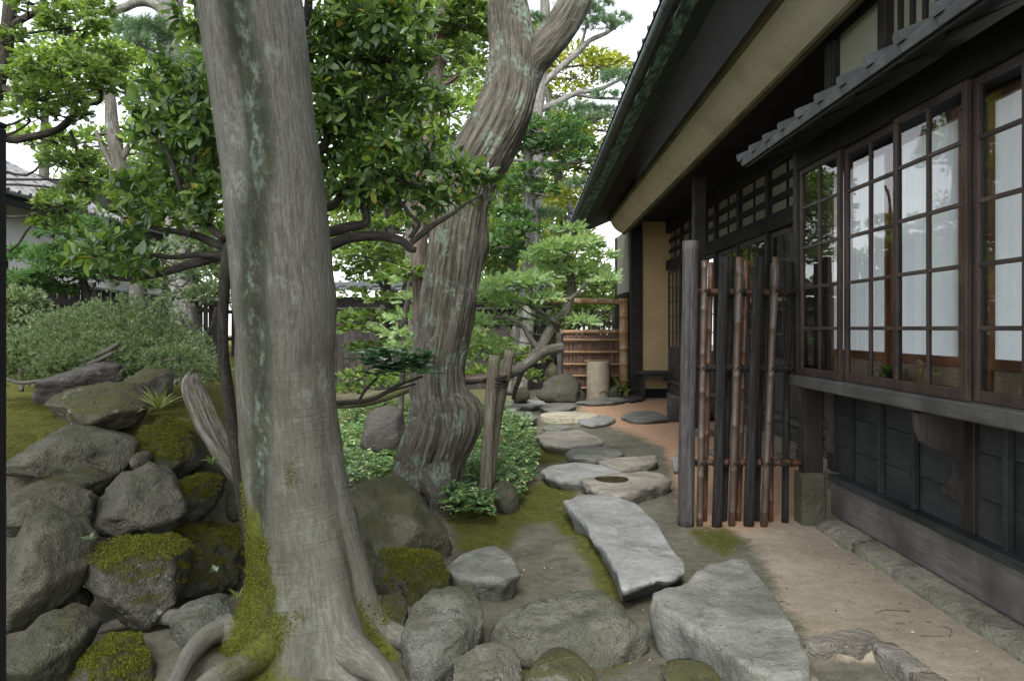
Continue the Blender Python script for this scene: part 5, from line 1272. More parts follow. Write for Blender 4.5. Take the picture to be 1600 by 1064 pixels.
# the big pale trunk in front
Yb = 3.75
big_pts = [(496, 1085, 100), (496, 1040, 97), (494, 1000, 94), (491, 960, 91), (487, 900, 88), (478, 840, 86), (468, 780, 83), (457, 700, 82), (450, 640, 82), (446, 570, 81), (447, 520, 83), (446, 480, 85), (441, 430, 84), (434, 350, 85), (426, 270, 84), (416, 200, 83), (403, 100, 85), (390, 0, 88), (372, -120, 92), (350, -260, 92), (330, -420, 85)]
c, r = tpath(big_pts, Yb); r = r * .915
def fur_c(s): return 3.95 + (4.78 - 3.95) * np.clip(s * 1.5 - .1, 0, 1) + .12 * np.sin(s * 19)
def wrapd(a): return (a + np.pi) % (2 * np.pi) - np.pi
def big_lobe(th, s):
    k = 1 - (.09 + .09 * sstep(.4, .8, s)) * np.exp(-(wrapd(th - fur_c(s)) / .17) ** 2) + .03 * np.exp(-(wrapd(th - fur_c(s) + .45) / .3) ** 2)
    fl = np.exp(-s / .045)
    for a_, A_, w_ in ((3.25, .80, .42), (4.10, .62, .36), (4.72, .50, .28), (5.38, .70, .34), (6.08, .75, .36), (1.2, .4, .4), (2.2, .4, .4)):
        k = k + A_ * np.exp(-(s - .056) / .048) * np.exp(-(wrapd(th - a_) / w_) ** 2)
    k = k + .030 * np.exp(-((s - .455) / .022) ** 2) * np.exp(-(wrapd(th - 5.6) / .7) ** 2)
    k = k - .05 * np.exp(-(wrapd(th - 5.75) / .13) ** 2) * sstep(.35, .1, s)
    return k
v, f, bk = tube(c, r, 120, 16, rough=.022, rscale=10, seed=3, lobe=big_lobe)
ns = len(v) // 120; th = np.tile(np.linspace(0, 2 * np.pi, 120, endpoint=False), ns); s_ = np.repeat(np.linspace(0, 1, ns), 120)
fur = np.exp(-(wrapd(th - fur_c(s_) + .08) / .36) ** 2) * .85
fur = np.maximum(fur, .55 * np.exp(-(wrapd(th - 3.3) / .5) ** 2)); fur = np.maximum(fur, .5 * np.exp(-(wrapd(th - 5.7) / .12) ** 2) * sstep(.38, .2, s_))
fur = np.maximum(fur, .42 * sstep(.5, .35, s_) * np.exp(-(wrapd(th - 4.2) / 1.0) ** 2))
mz = np.exp(-(v[:, 2] / .55) ** 2) * (.2 + .85 * np.exp(-(wrapd(th - 3.75) / .75) ** 2)) + .55 * np.exp(-(v[:, 2] / .8) ** 2) * np.exp(-(wrapd(th - 3.7) / .45) ** 2) + .5 * np.exp(-(v[:, 2] / .35) ** 2) * np.exp(-(wrapd(th - 5.75) / .15) ** 2)
bigt = empty('big_tree', (c[0][0], c[0][1], 0), 'massive pale grey tree trunk with mossy roots in the left foreground', 'tree')
wpart(bigt, 'trunk', v, f, MT['bark1'], True, {'bark': bk, 'furrow': fur, 'moss': mz, 'ridge': sstep(.28, .6, s_ + .05 * np.sin(th * 2))})
bc = np.array([c[2][0], Yb, 0])
def rt(first, pts, rr_, mo):
    p0 = bc + [0, 0, .35]; p1 = bc + (np.array(first) - bc) * [.62, .62, 0] + [0, 0, .2]
    return [p0, p1, np.array(first)] + [np.array(q) for q in pts], [.03, .05] + [q * .85 for q in rr_], mo
roots = [
    rt((-1.22, 3.70, .07), [(-1.42, 3.74, .06), (-1.6, 3.82, .075), (-1.78, 3.88, .06), (-1.98, 3.9, .02), (-2.15, 3.95, -.05)], [.10, .072, .052, .044, .034, .02], .45),
    ([np.array(q) for q in ((-1.36, 3.75, .08), (-1.44, 3.6, .06), (-1.44, 3.42, .04), (-1.40, 3.2, .02), (-1.42, 3.0, -.04))], [.05, .05, .042, .034, .02], .3),
    rt((-1.10, 3.48, .07), [(-1.17, 3.34, .05), (-1.25, 3.2, .04), (-1.36, 3.05, -.03)], [.095, .072, .055, .03], .8),
    rt((-.74, 3.50, .07), [(-.62, 3.36, .055), (-.52, 3.22, .045), (-.40, 3.05, -.04)], [.10, .075, .055, .03], .15),
    rt((-.67, 3.70, .07), [(-.52, 3.62, .055), (-.38, 3.5, .05), (-.22, 3.44, .015), (-.08, 3.42, -.04)], [.09, .062, .046, .034, .02], .12),
]
for q, (pp, rr_, mo) in enumerate(roots):
    v, f, bk = tube(np.array(pp), rr_, 28, 12, rough=.12, rscale=11, seed=q + 60)
    s_ = np.repeat(np.linspace(0, 1, len(v) // 28), 28)
    wpart(bigt, 'root', v, f, MT['bark1'], True, {'bark': bk, 'furrow': np.zeros(len(v)), 'ridge': np.full(len(v), .15), 'moss': mo * (1.1 - s_ * .7)})
cr = []  # added leaf crown, out of view overhead, shading the trunk and left rocks
for q in range(26):
    a_ = q * 2.4; rr_ = 2.7 * math.sqrt((q + .5) / 26)
    cr.append((-2.5 + rr_ * math.cos(a_) * .7, .3 + rr_ * math.sin(a_) * .85, 6.3 + .9 * math.sin(q * 1.7)))
rgc = np.random.default_rng(91); cp = []; cu = []
for q in cr:
    u = nrm(rgc.normal(size=(270, 3))); cp.append(np.array(q) + u * (.4 + .6 * rgc.random((270, 1))) * np.array([1.25, 1.25, .5])); cu.append(u)
cp = np.vstack(cp); cu = np.vstack(cu)
td = T_diamond(.5, .1)
v, f = scatter_np(td[0], td[1], cp, cu * [1, 1, .3] + rgc.normal(size=cu.shape) * .4, np.tile([0, 0, 1.0], (len(cp), 1)) + rgc.normal(size=cu.shape) * .35, .12 + .06 * rgc.random(len(cp)))
wpart(bigt, 'unseen_shade_crown', v, f, MT['bgreen'], kind='stuff')
tp_ = np.array(P(330, -420, Yb))
for q in cr[::3]: tubepart(bigt, 'limb', [tp_ - [0, 0, .3], tp_ + (np.array(q) - tp_) * .4 + [0, 0, .3], np.array(q)], [.13, .08, .03], MT['bark1'], 10, 6)  # limbs added to carry the unseen shading leaves
# moss fur at the foot of the trunk is real blades
def moss_on(parent, pts, nrmv, n, size, rg, mat='mossblade', name='moss'):
    k_ = rg.integers(0, len(pts), n); tp = T_tuft(rg, 3, .35, .9)
    v, f = scatter_np(tp[0], tp[1], pts[k_] + rg.normal(size=(n, 3)) * .006, nrmv[k_] + rg.normal(size=(n, 3)) * .35, np.tile([.3, .2, 1.0], (n, 1)) + rg.normal(size=(n, 3)) * .2, size * (.5 + rg.random(n)))
    return wpart(parent, name, v, f, MT[mat], kind='stuff')

# the twisted tree behind it
Yt = 6.7
c, r = tpath([(655, 810, 58), (657, 785, 54), (662, 755, 52), (672, 715, 53), (685, 680, 55), (690, 650, 53), (684, 615, 45), (683, 575, 44), (690, 530, 45), (698, 480, 46), (706, 430, 46), (712, 385, 45), (718, 340, 43), (730, 290, 45), (755, 240, 48), (780, 195, 47), (797, 150, 44), (803, 100, 42), (800, 50, 38), (793, 0, 33), (786, -80, 30), (780, -200, 27)], Yt)
def tw_lobe(th, s):
    k = 1 + .04 * np.cos(3 * th + 4 * s) + .025 * np.cos(5 * th - 5 * s + 1) + .012 * np.cos(9 * th + 7 * s)
    k = k + .27 * np.exp(-((s - .165) / .03) ** 2) * np.exp(-(wrapd(th - 6.1) / .55) ** 2)
    k = k + .22 * np.exp(-((s - .43) / .03) ** 2) * np.exp(-(wrapd(th - 0) / .5) ** 2)
    k = k + .2 * np.exp(-s / .04) * (.5 + .5 * np.cos(2 * (th - 3.6)))
    k = k - .16 * np.exp(-((s - .12) / .08) ** 2) * np.exp(-(wrapd(th - 4.9) / .18) ** 2)
    return k
tw = empty('twisted_tree', (c[0][0], c[0][1], 0), 'twisted ridged old tree with a knotted burr behind the big trunk', 'tree')
v, f, bk = tube(c, r * .93, 180, 18, rough=.06, rscale=40, rst=.06, seed=8, lobe=tw_lobe)
wpart(tw, 'trunk', v, f, MT['bark2'], True, {'bark': bk})
c2, r2 = tpath([(805, 135, 34), (822, 100, 32), (845, 78, 29), (868, 55, 27), (885, 30, 27), (900, 0, 25), (920, -60, 22), (940, -140, 18)], Yt)
tubepart(tw, 'limb', c2, r2, MT['bark2'], 40, 12, rough=.09, rscale=9)
c2, r2 = tpath([(640, 800, 20), (618, 770, 16), (606, 745, 10)], Yt)
tubepart(tw, 'root', [P(650, 740, 6.6), P(630, 775, 6.5), P(612, 800, 6.45), P(598, 815, 6.4)], [.2, .15, .1, .05], MT['bark2'], 24, 8, rough=.1)
tubepart(tw, 'root', [P(680, 740, 6.5), P(690, 775, 6.35), P(690, 800, 6.3), P(692, 822, 6.2)], [.17, .12, .09, .04], MT['bark2'], 24, 8, rough=.1)

# glossy broadleaf evergreen whose limbs pass behind the big trunk
Yc = 4.4
rg = np.random.default_rng(21)
ev = empty('evergreen_tree', P(405, 940, 4.15) * [1, 1, 0], 'glossy broadleaf evergreen with slender dark stem behind the big trunk', 'tree')
def chain(parent, name, pts, mat, seg=10, Y=Yc, **k):
    c_, r_ = tpath(pts, Y); return tubepart(parent, name, c_, r_, MT[mat], seg, 8, rough=.08, rscale=16, **k)
chain(ev, 'trunk', [(410, 965, 12, 4.15), (400, 905, 11, 4.15), (393, 860, 10, 4.15), (381, 790, 10, 4.15), (369, 710, 9.5, 4.15), (357, 620, 9, 4.15), (349, 550, 8.5, 4.15), (349, 480, 8, 4.15), (353, 425, 9, 4.15), (362, 385, 11, 4.2), (400, 330, 12, 4.25), (440, 250, 11, 4.3), (470, 150, 9, 4.3), (480, 40, 7, 4.3), (485, -60, 5, 4.3)], 'barkd', 14)
LB = [
    [(362, 395, 9, 4.18), (335, 402, 8.5), (300, 412, 7.5), (262, 424, 6.5), (225, 432, 5), (190, 436, 3.5), (150, 425, 2)], [(360, 388, 8, 4.18), (330, 378, 7), (300, 366, 6), (260, 360, 4.5), (220, 350, 3)],
    [(355, 400, 7, 4.17), (310, 398, 5), (270, 402, 4), (235, 398, 3)], [(350, 375, 7, 4.20), (318, 345, 6), (296, 322, 5), (280, 290, 4), (265, 245, 3), (240, 210, 2)], [(296, 322, 4), (300, 270, 3.5), (310, 210, 3), (295, 150, 2.2), (280, 105, 1.5)],
    [(420, 360, 9, 4.30), (500, 385, 9), (545, 372, 8.5), (590, 369, 8), (625, 376, 7), (640, 388, 6), (650, 391, 4.5)], [(642, 380, 5), (660, 365, 5), (680, 350, 4.5), (705, 335, 3.5), (725, 320, 2.5), (760, 300, 1.6)],
    [(440, 330, 10, 4.30), (500, 362, 9), (540, 356, 8.5), (572, 348, 7), (568, 320, 6.5), (565, 290, 5.5), (585, 278, 5), (620, 280, 4), (660, 290, 3)], [(440, 290, 9, 4.32), (510, 325, 7), (545, 290, 6), (590, 262, 5), (620, 240, 3.5), (650, 230, 2.5)],
    [(460, 250, 8, 4.35), (505, 230, 7), (512, 200, 6), (520, 180, 5.5), (555, 172, 5), (585, 158, 4), (615, 140, 3)], [(470, 150, 7, 4.40), (510, 110, 6), (560, 90, 5), (610, 95, 4), (650, 90, 2.5)], [(475, 80, 6, 4.40), (520, 40, 5), (570, 10, 4), (600, -30, 3)], [(622, 310, 3.5), (640, 335, 3.5), (655, 350, 3.2), (640, 372, 4)]]
for q in LB: chain(ev, 'limb', q, 'barkd', 9)
CL = [(290, 130, 55, 45), (245, 175, 45, 40), (315, 190, 38, 50), (270, 215, 60, 40), (305, 275, 48, 40), (245, 285, 58, 34), (205, 300, 40, 24), (290, 330, 55, 24), (185, 345, 40, 18), (150, 395, 46, 26), (195, 385, 40, 26), (130, 375, 26, 14), (215, 415, 30, 18), (330, 120, 24, 36), (300, 30, 26, 28, 3.9), (330, 300, 25, 40), (345, 240, 20, 60),
      (520, 40, 50, 50), (590, 30, 60, 45), (640, 60, 48, 45), (555, 95, 70, 42), (630, 115, 60, 34), (520, 160, 40, 55), (590, 165, 62, 34), (660, 150, 45, 24), (540, 235, 45, 45), (600, 225, 52, 38), (650, 260, 60, 34), (700, 275, 50, 30), (745, 283, 45, 20), (560, 300, 46, 26), (610, 300, 50, 22), (680, 310, 46, 18), (545, 190, 40, 40), (505, 290, 28, 50), (500, 100, 30, 70), (575, 265, 40, 30)]
tv_, tf_ = zip(*TPL['broad'][0])
allp, alld, allu, alls = [], [], [], []
for q in CL:
    x, y, rx, ry = q[:4]; Y = (q[4] if len(q) > 4 else Yc) + rg.uniform(-.15, .25)
    nW = int(rx * ry / 36)
    pos, u = pad_points((x, y, rx * 1.02, ry * 1.02, Y, M(max(rx, ry), Y) * .8), nW, rg, .15, 1.0)
    for p_, uu in zip(pos, u):
        ax = nrm(uu * [1, 1, .6] + rg.normal(size=3) * .45 + [0, 0, .45])
        m_ = rg.integers(4, 8); s1 = nrm(np.cross(ax, [.3, .8, .1])); s2 = np.cross(ax, s1); a0 = rg.random() * 6.28
        for k_ in range(m_):
            a_ = a0 + k_ * 2.4; tl = .35 + .5 * rg.random()
            d_ = nrm(ax * math.cos(tl * 1.5) + (s1 * math.cos(a_) + s2 * math.sin(a_)) * math.sin(tl * 1.5) + [0, 0, -.12])
            allp.append(p_ + ax * (.03 * k_ / m_) + d_ * .008); alld.append(d_); allu.append(ax + [0, 0, .5] + rg.normal(size=3) * .15); alls.append(.048 + .042 * rg.random())
allp, alld, allu, alls = map(np.array, (allp, alld, allu, alls))
pxx = CX + allp[:, 0] / allp[:, 1] * FPX; pyy = CY - (allp[:, 2] - EYE) / allp[:, 1] * FPX
vis = (pxx > 10) & (pxx < 800) & (pyy > 10) & ~((pxx > 310) & (pxx < 530) & (pyy < 400))
def leaf_objects(parent, P_, D_, U_, S_, score, nobj, mat, name='leaf'):
    od = np.argsort(score)[:nobj]; mk = np.zeros(len(P_), bool); mk[od] = True
    lm = [mesh('leaf', tv_[k_], tf_[k_], mat, True) for k_ in range(3)]
    for i_ in od:
        d = nrm(D_[i_]); sd_ = nrm(np.cross(U_[i_], d)); u = np.cross(d, sd_); s = S_[i_]
        o = ob(name, lm[i_ % 3], parent, P_[i_])
        mm_ = Matrix((d, sd_, u)).transposed()
        o.rotation_euler = mm_.to_euler(); o.scale = (s, s, s)
    rest = ~mk; Vs, Fs, o_ = [], [], 0
    ch = np.arange(len(P_)) % 3
    for k_ in range(3):
        m2_ = rest & (ch == k_)
        if m2_.any():
            v, f = scatter_np(tv_[k_], tf_[k_], P_[m2_], D_[m2_], U_[m2_], S_[m2_]); Vs.append(v); Fs.append(f + o_); o_ += len(v)
    if Vs: wpart(parent, 'foliage', np.vstack(Vs), np.vstack(Fs), mat, True, kind='stuff')
leaf_objects(ev, allp, alld, allu, alls, allp[:, 1] + (~vis) * 10, 300, MT['camellia'])

# low leafy shoot in front of the twisted tree
sh = empty('evergreen_shoot', P(530, 636, 5.2), 'low shoot of dark glossy leaves in front of the twisted trunk', 'shrub')
for q in ([(462, 870, 7, 5.2), (466, 760, 6, 5.2), (470, 670, 5, 5.2), (495, 634, 4.5, 5.2), (530, 630, 4, 5.2), (575, 626, 3.6, 5.2), (600, 615, 3.2, 5.2), (620, 603, 2.8, 5.2), (660, 588, 2, 5.2)], [(560, 627, 2.6, 5.2), (572, 608, 2.2, 5.2), (590, 590, 1.6, 5.2)], [(600, 615, 2.4, 5.2), (630, 605, 2, 5.2), (650, 600, 1.5, 5.2)]): chain(sh, 'stem', q, 'barkd', 8)
sp_, sd2, su, ss = [], [], [], []
for (x, y, rx, ry) in ((575, 568, 28, 16), (610, 560, 34, 16), (650, 565, 32, 16), (600, 585, 36, 14), (640, 582, 34, 14)):
    pos, u = pad_points((x, y, rx, ry, 5.2, .16), 11, rg, .3, .3)
    for p_, uu in zip(pos, u):
        a0 = rg.random() * 6.28
        for k_ in range(6):
            a_ = a0 + k_ * 1.05; d_ = nrm([math.cos(a_), math.sin(a_), -.05 + .5 * rg.random()])
            sp_.append(p_ + d_ * .008); sd2.append(d_); su.append(np.array([0, 0, 1.0]) + rg.normal(size=3) * .15); ss.append(.082 + .04 * rg.random())
leaf_objects(sh, *map(np.array, (sp_, sd2, su, ss)), np.array(sp_)[:, 1], 280, MT['camelliad'])

# cypress at the left edge
def pads(lst, Y, j=.35, seed=2):
    rg_ = np.random.default_rng(seed); return [(a, b, c_, d, Y + rg_.uniform(-j, j)) for a, b, c_, d in lst]
tree('cypress_tree', 'layered cypress with dark curved limbs at the top left', [(-70, 680, 16), (-45, 480, 14), (-28, 300, 13), (-8, 150, 12), (8, 80, 11), (16, 10, 10), (26, -90, 9)], 6.3, 'barkd',
     pads([(112, 38, 52, 24), (60, 4, 46, 12), (150, 16, 28, 16), (95, 112, 74, 24), (152, 100, 46, 26), (48, 125, 36, 18), (80, 150, 55, 18), (40, 178, 30, 14), (105, 180, 34, 14), (112, 256, 44, 16), (138, 282, 30, 14), (92, 322, 40, 16), (80, 350, 30, 14), (110, 305, 38, 14), (20, 60, 18, 14), (170, 135, 24, 14), (92, 222, 20, 9)], 6.2), 'hinoki', 'hinoki', 2.9, 31,
     limbs=([(2, 70, 7), (14, 48, 6.5), (32, 32, 6), (55, 20, 5), (75, 4, 4)], [(-14, 200, 8), (15, 218, 7), (50, 214, 6.5), (85, 205, 6), (105, 192, 6), (116, 178, 5.5), (118, 150, 4)], [(-12, 130, 6), (8, 138, 5.5), (30, 155, 5), (45, 170, 3)], [(112, 185, 4), (135, 165, 3.5), (155, 160, 3), (160, 138, 2.5)], [(105, 80, 4), (120, 70, 4), (135, 50, 3)], [(110, 205, 3), (122, 240, 3.2), (134, 285, 3), (140, 320, 2)]), r0=.014, size=.066)
tree('pine_tree', 'tall pine with pale plated trunk and an arching limb behind the evergreen', [(290, 620, 20), (284, 480, 18), (278, 380, 17), (272, 250, 17), (268, 150, 17), (264, 70, 17), (270, -20, 18), (276, -140, 16)], 9.0, 'barkp',
     pads([(205, 50, 26, 13), (232, 43, 24, 14), (190, 38, 18, 10), (215, 66, 22, 9), (250, 60, 16, 14), (240, 140, 24, 12), (300, 100, 24, 14)], 8.6), 'pine', 'pine', 4, 32,
     limbs=([(266, 50, 12), (256, 18, 11), (238, 4, 9.5), (215, 4, 8), (190, 14, 7), (165, 20, 5), (140, 16, 3)], [(268, 92, 6), (248, 88, 5), (232, 78, 4), (216, 68, 3)]), r0=.02, size=.12)
tree('maple_tree', 'light yellow green tree with slanting grey trunk behind the cypress', [(218, 590, 12), (212, 460, 11), (198, 330, 11), (186, 255, 11), (176, 200, 10), (172, 150, 8), (160, 90, 6)], 12.5, 'barkg',
     pads([(60, 92, 46, 18), (150, 84, 58, 18), (215, 96, 52, 24), (120, 130, 60, 30), (200, 150, 50, 26), (60, 220, 40, 20), (230, 225, 40, 28), (130, 225, 40, 16), (170, 275, 60, 22), (240, 320, 50, 30), (190, 85, 34, 14)], 13), 'leaf', 'light', 2.3, 33, limbs=([(188, 250, 6), (210, 215, 5), (225, 180, 3)], [(190, 285, 6), (165, 240, 5), (150, 205, 3)]), size=.14)
tree('cedar_tree', 'slim reddish brown conifer trunk behind the twisted tree', [(672, 708, 17), (666, 640, 15), (661, 560, 13.5), (657, 480, 12.5), (656, 400, 12.5), (659, 320, 13), (666, 220, 12), (680, 120, 11), (692, 40, 10), (700, -60, 9)], 9.6, 'bark3',
     pads([(690, 18, 42, 18), (735, 28, 34, 24), (718, 92, 42, 15), (742, 110, 22, 10), (672, 52, 34, 18), (735, 60, 24, 14), (740, 5, 30, 14), (650, 5, 26, 14), (635, 425, 26, 10), (640, 345, 18, 8), (665, 432, 22, 8)], 9.4), 'hinoki', 'hinoki', 2.8, 34, limbs=([(672, 160, 5), (695, 135, 4.5), (715, 118, 4), (725, 100, 3)],), r0=.018, size=.13)
tree('dark_cypress', 'dark layered cypress right of the twisted trunk', [(812, 622, 12), (822, 530, 11), (832, 430, 10), (832, 370, 9.5), (828, 320, 9), (826, 260, 8), (824, 190, 7), (826, 120, 5)], 16.5, 'barkp',
     pads([(850, 205, 62, 18), (880, 228, 48, 14), (832, 232, 40, 18), (905, 250, 30, 8), (815, 195, 24, 14), (820, 290, 36, 12), (850, 300, 22, 10), (812, 360, 30, 14), (785, 385, 26, 12), (815, 400, 26, 10), (800, 335, 26, 12), (845, 265, 34, 8)], 16.2), 'hinoki', 'hinokid', 3.0, 35, r0=.03, size=.15)
tree('pine_tree', 'pine with flat cloud pads reaching towards the eave', [(792, 615, 13), (806, 540, 12), (822, 470, 12), (830, 400, 12), (836, 330, 11), (838, 260, 10), (838, 190, 10), (845, 120, 9), (852, 40, 8), (850, -60, 7)], 18, 'barkp',
     pads([(918, 22, 26, 12), (938, 40, 32, 9), (968, 30, 18, 7), (895, 8, 32, 10), (930, 6, 24, 8), (962, 122, 26, 10), (985, 118, 12, 8), (945, 150, 22, 6), (890, 170, 24, 6), (920, 172, 28, 6), (950, 174, 20, 6), (925, 185, 30, 5), (830, 30, 20, 10), (840, 70, 20, 8), (855, 335, 22, 8), (905, 290, 22, 8)], 18), 'pine', 'pine', 4.5, 36,
     limbs=([(840, 140, 6), (865, 116, 5.5), (888, 95, 5), (905, 80, 4.5), (922, 64, 4), (948, 52, 3), (968, 38, 2)], [(838, 174, 6), (868, 162, 5.5), (900, 146, 4.5), (935, 140, 3.5), (968, 126, 2)], [(900, 147, 3), (930, 153, 2.5), (972, 155, 2)], [(842, 184, 5), (870, 190, 4.5), (900, 194, 4), (930, 187, 3), (958, 176, 2)], [(905, 78, 3), (912, 58, 2.5), (918, 35, 2)], [(800, 250, 3), (860, 254, 3.5), (905, 250, 3), (935, 248, 2)]), auto=False, size=.16)
# leaning young fir over the stakes
tree('leaning_fir', 'light green young fir with crooked trunk leaning on the lashed stakes', [(645, 775, 12, 7.1), (640, 700, 10, 7.1), (655, 630, 9, 7.15), (700, 600, 8, 7.1), (745, 592, 8, 7.0), (785, 588, 8, 7.0), (815, 574, 8.5, 7.2), (840, 553, 9, 7.4), (852, 530, 8, 7.5), (866, 506, 7.5, 7.6), (883, 486, 7, 7.7), (893, 458, 6, 7.8), (892, 432, 5, 7.8), (884, 410, 4, 7.8), (880, 385, 2.5, 7.8)], 7.5, 'barkg',
     pads([(905, 382, 36, 11), (868, 392, 34, 13), (935, 402, 28, 9), (948, 438, 22, 7), (912, 425, 36, 10), (866, 425, 34, 11), (828, 440, 36, 12), (790, 446, 38, 13), (762, 466, 32, 14), (802, 478, 42, 11), (772, 506, 32, 10), (850, 468, 28, 9), (905, 505, 28, 8), (742, 446, 22, 16), (842, 502, 24, 7), (752, 536, 34, 9), (778, 556, 24, 7), (890, 360, 24, 7), (845, 405, 26, 10), (745, 505, 22, 10), (925, 385, 20, 8)], 7.7, .3), 'fir', 'fir', 5.6, 37,
     limbs=([(838, 555, 9, 7.4), (855, 548, 8.5, 7.4), (872, 544, 8, 7.35), (880, 543, 7.5, 7.35)], [(840, 545, 5), (826, 525, 4.5), (815, 508, 3.5), (795, 498, 2.5), (770, 495, 2)], [(868, 504, 4), (850, 490, 3), (835, 480, 2.2), (800, 470, 1.5)], [(888, 470, 3), (905, 455, 2.6), (918, 440, 2), (930, 428, 1.5)], [(818, 575, 5, 7.2), (812, 590, 4.5, 7.3), (806, 606, 4, 7.4), (802, 622, 3.5, 7.5)], [(884, 440, 2.5), (865, 432, 2), (845, 425, 1.5)]), r0=.010, size=.085)
# group of small trees between the trunks, before the back fence
tree('young_fir', 'pale young fir showing left of the twisted trunk', [(622, 690, 6), (628, 610, 5), (632, 520, 4.5), (640, 440, 3.5), (645, 390, 2)], 10.5, 'barkg', pads([(640, 438, 20, 9), (646, 470, 18, 8), (636, 500, 26, 8), (622, 522, 20, 7), (640, 545, 26, 9), (652, 420, 14, 7)], 10.2), 'fir', 'fir', 6, 38, size=.16)
tree('garden_tree', 'small dark tree with forked stems in front of the back fence', [(596, 648, 7), (602, 600, 6), (610, 520, 5.5), (606, 450, 5), (598, 400, 4.5), (600, 340, 3.5), (610, 290, 2)], 14, 'barkd',
     pads([(560, 398, 30, 10), (590, 385, 28, 9), (575, 430, 28, 9), (612, 438, 30, 8), (555, 462, 18, 7), (628, 405, 20, 7), (552, 500, 20, 10), (562, 515, 22, 9), (600, 470, 26, 7), (545, 380, 22, 10), (620, 350, 24, 8), (575, 350, 24, 8), (545, 420, 16, 10), (640, 470, 26, 9), (585, 495, 26, 9), (630, 540, 22, 8), (570, 545, 24, 9)], 13.5), 'hinoki', 'hinoki', 2.6, 39, limbs=([(608, 500, 4), (625, 465, 3.5), (640, 425, 3), (650, 395, 2)], [(606, 460, 3.5), (585, 430, 3), (570, 400, 2.2)], [(604, 420, 3), (622, 395, 2.6), (632, 365, 2)]), size=.16)
tree('light_shrub', 'light green leafy shrub behind the glossy leaves at centre top', [(686, 740, 5), (690, 640, 4), (694, 480, 4), (688, 340, 3.5), (680, 230, 3), (672, 170, 2)], 8.2, 'barkg', pads([(648, 165, 46, 16), (700, 178, 44, 18), (618, 188, 34, 14), (690, 205, 38, 12), (740, 165, 24, 12), (655, 205, 34, 14), (720, 210, 26, 12)], 8.1), 'broad', 'light', 3.2, 40, size=.12, cat='shrub')
tree('grey_shrub', 'grey green leafy shrub left of the slender stem', [(310, 600, 6), (312, 540, 5), (305, 480, 4), (298, 420, 3), (295, 390, 2)], 8.0, 'barkg', pads([(300, 388, 50, 16), (322, 425, 36, 22), (268, 432, 40, 18), (325, 465, 30, 22), (285, 468, 34, 14), (250, 402, 30, 16), (335, 395, 20, 20)], 7.9), 'broad', 'greyleaf', 4.2, 41, size=.075, cat='shrub', limbs=([(312, 540, 4), (330, 510, 3.5), (338, 480, 3)], [(312, 540, 4), (292, 515, 3.5), (280, 490, 2.5)]))
tree('clipped_shrub', 'dark clipped layered shrub below the tiled roof at left', [(152, 602, 8), (150, 560, 8), (145, 500, 7), (130, 440, 6), (120, 390, 4), (118, 360, 3)], 8.8, 'barkd', pads([(112, 362, 46, 18), (82, 402, 36, 16), (150, 382, 46, 18), (72, 428, 26, 12), (165, 432, 50, 14), (45, 400, 30, 16), (40, 440, 34, 14), (128, 350, 30, 10), (110, 415, 40, 16), (195, 405, 26, 12), (90, 455, 26, 12)], 8.7), 'tuft', 'hinokid', 3.4, 42, size=.07, cat='shrub')
# juniper dome
jr = [(182, 560, 122, 94, 6.8, 1.0), (78, 562, 68, 44, 6.5, .7), (275, 585, 60, 46, 6.4, .7), (160, 565, 90, 40, 6.1, .5), (30, 545, 34, 32, 6.3, .4)]
tree('juniper', 'broad grey green juniper mound above the rock stack', [(215, 612, 9), (205, 590, 9), (195, 570, 8), (200, 545, 6), (195, 520, 4)], 6.6, 'barkg', jr, 'tuft', 'juniper', 2.4, 43, size=.036, cat='shrub',
     limbs=([(130, 566, 5, 5.7), (150, 556, 5, 5.7), (168, 548, 5, 5.72), (186, 536, 4, 5.75)], [(135, 570, 4, 5.65), (155, 562, 4, 5.65), (176, 552, 3.5, 5.65)], [(205, 590, 6, 6.3), (240, 570, 5, 6.2), (280, 560, 4, 6.1)], [(0, 588, 3, 5.6), (30, 598, 3, 5.6), (70, 594, 3, 5.6)], [(190, 600, 5, 6.2), (225, 565, 4, 6.1), (215, 545, 3, 6.1)]), auto=False)
tree('small_juniper', 'small rounded juniper at the left edge beside the mound', [(33, 612, 4), (32, 560, 4), (30, 520, 4), (28, 490, 3), (27, 470, 2)], 7.6, 'barkg', [(30, 478, 26, 26, 7.6, .35), (22, 505, 26, 18, 7.5, .35)], 'tuft', 'juniper', 5, 44, size=.07, cat='shrub')

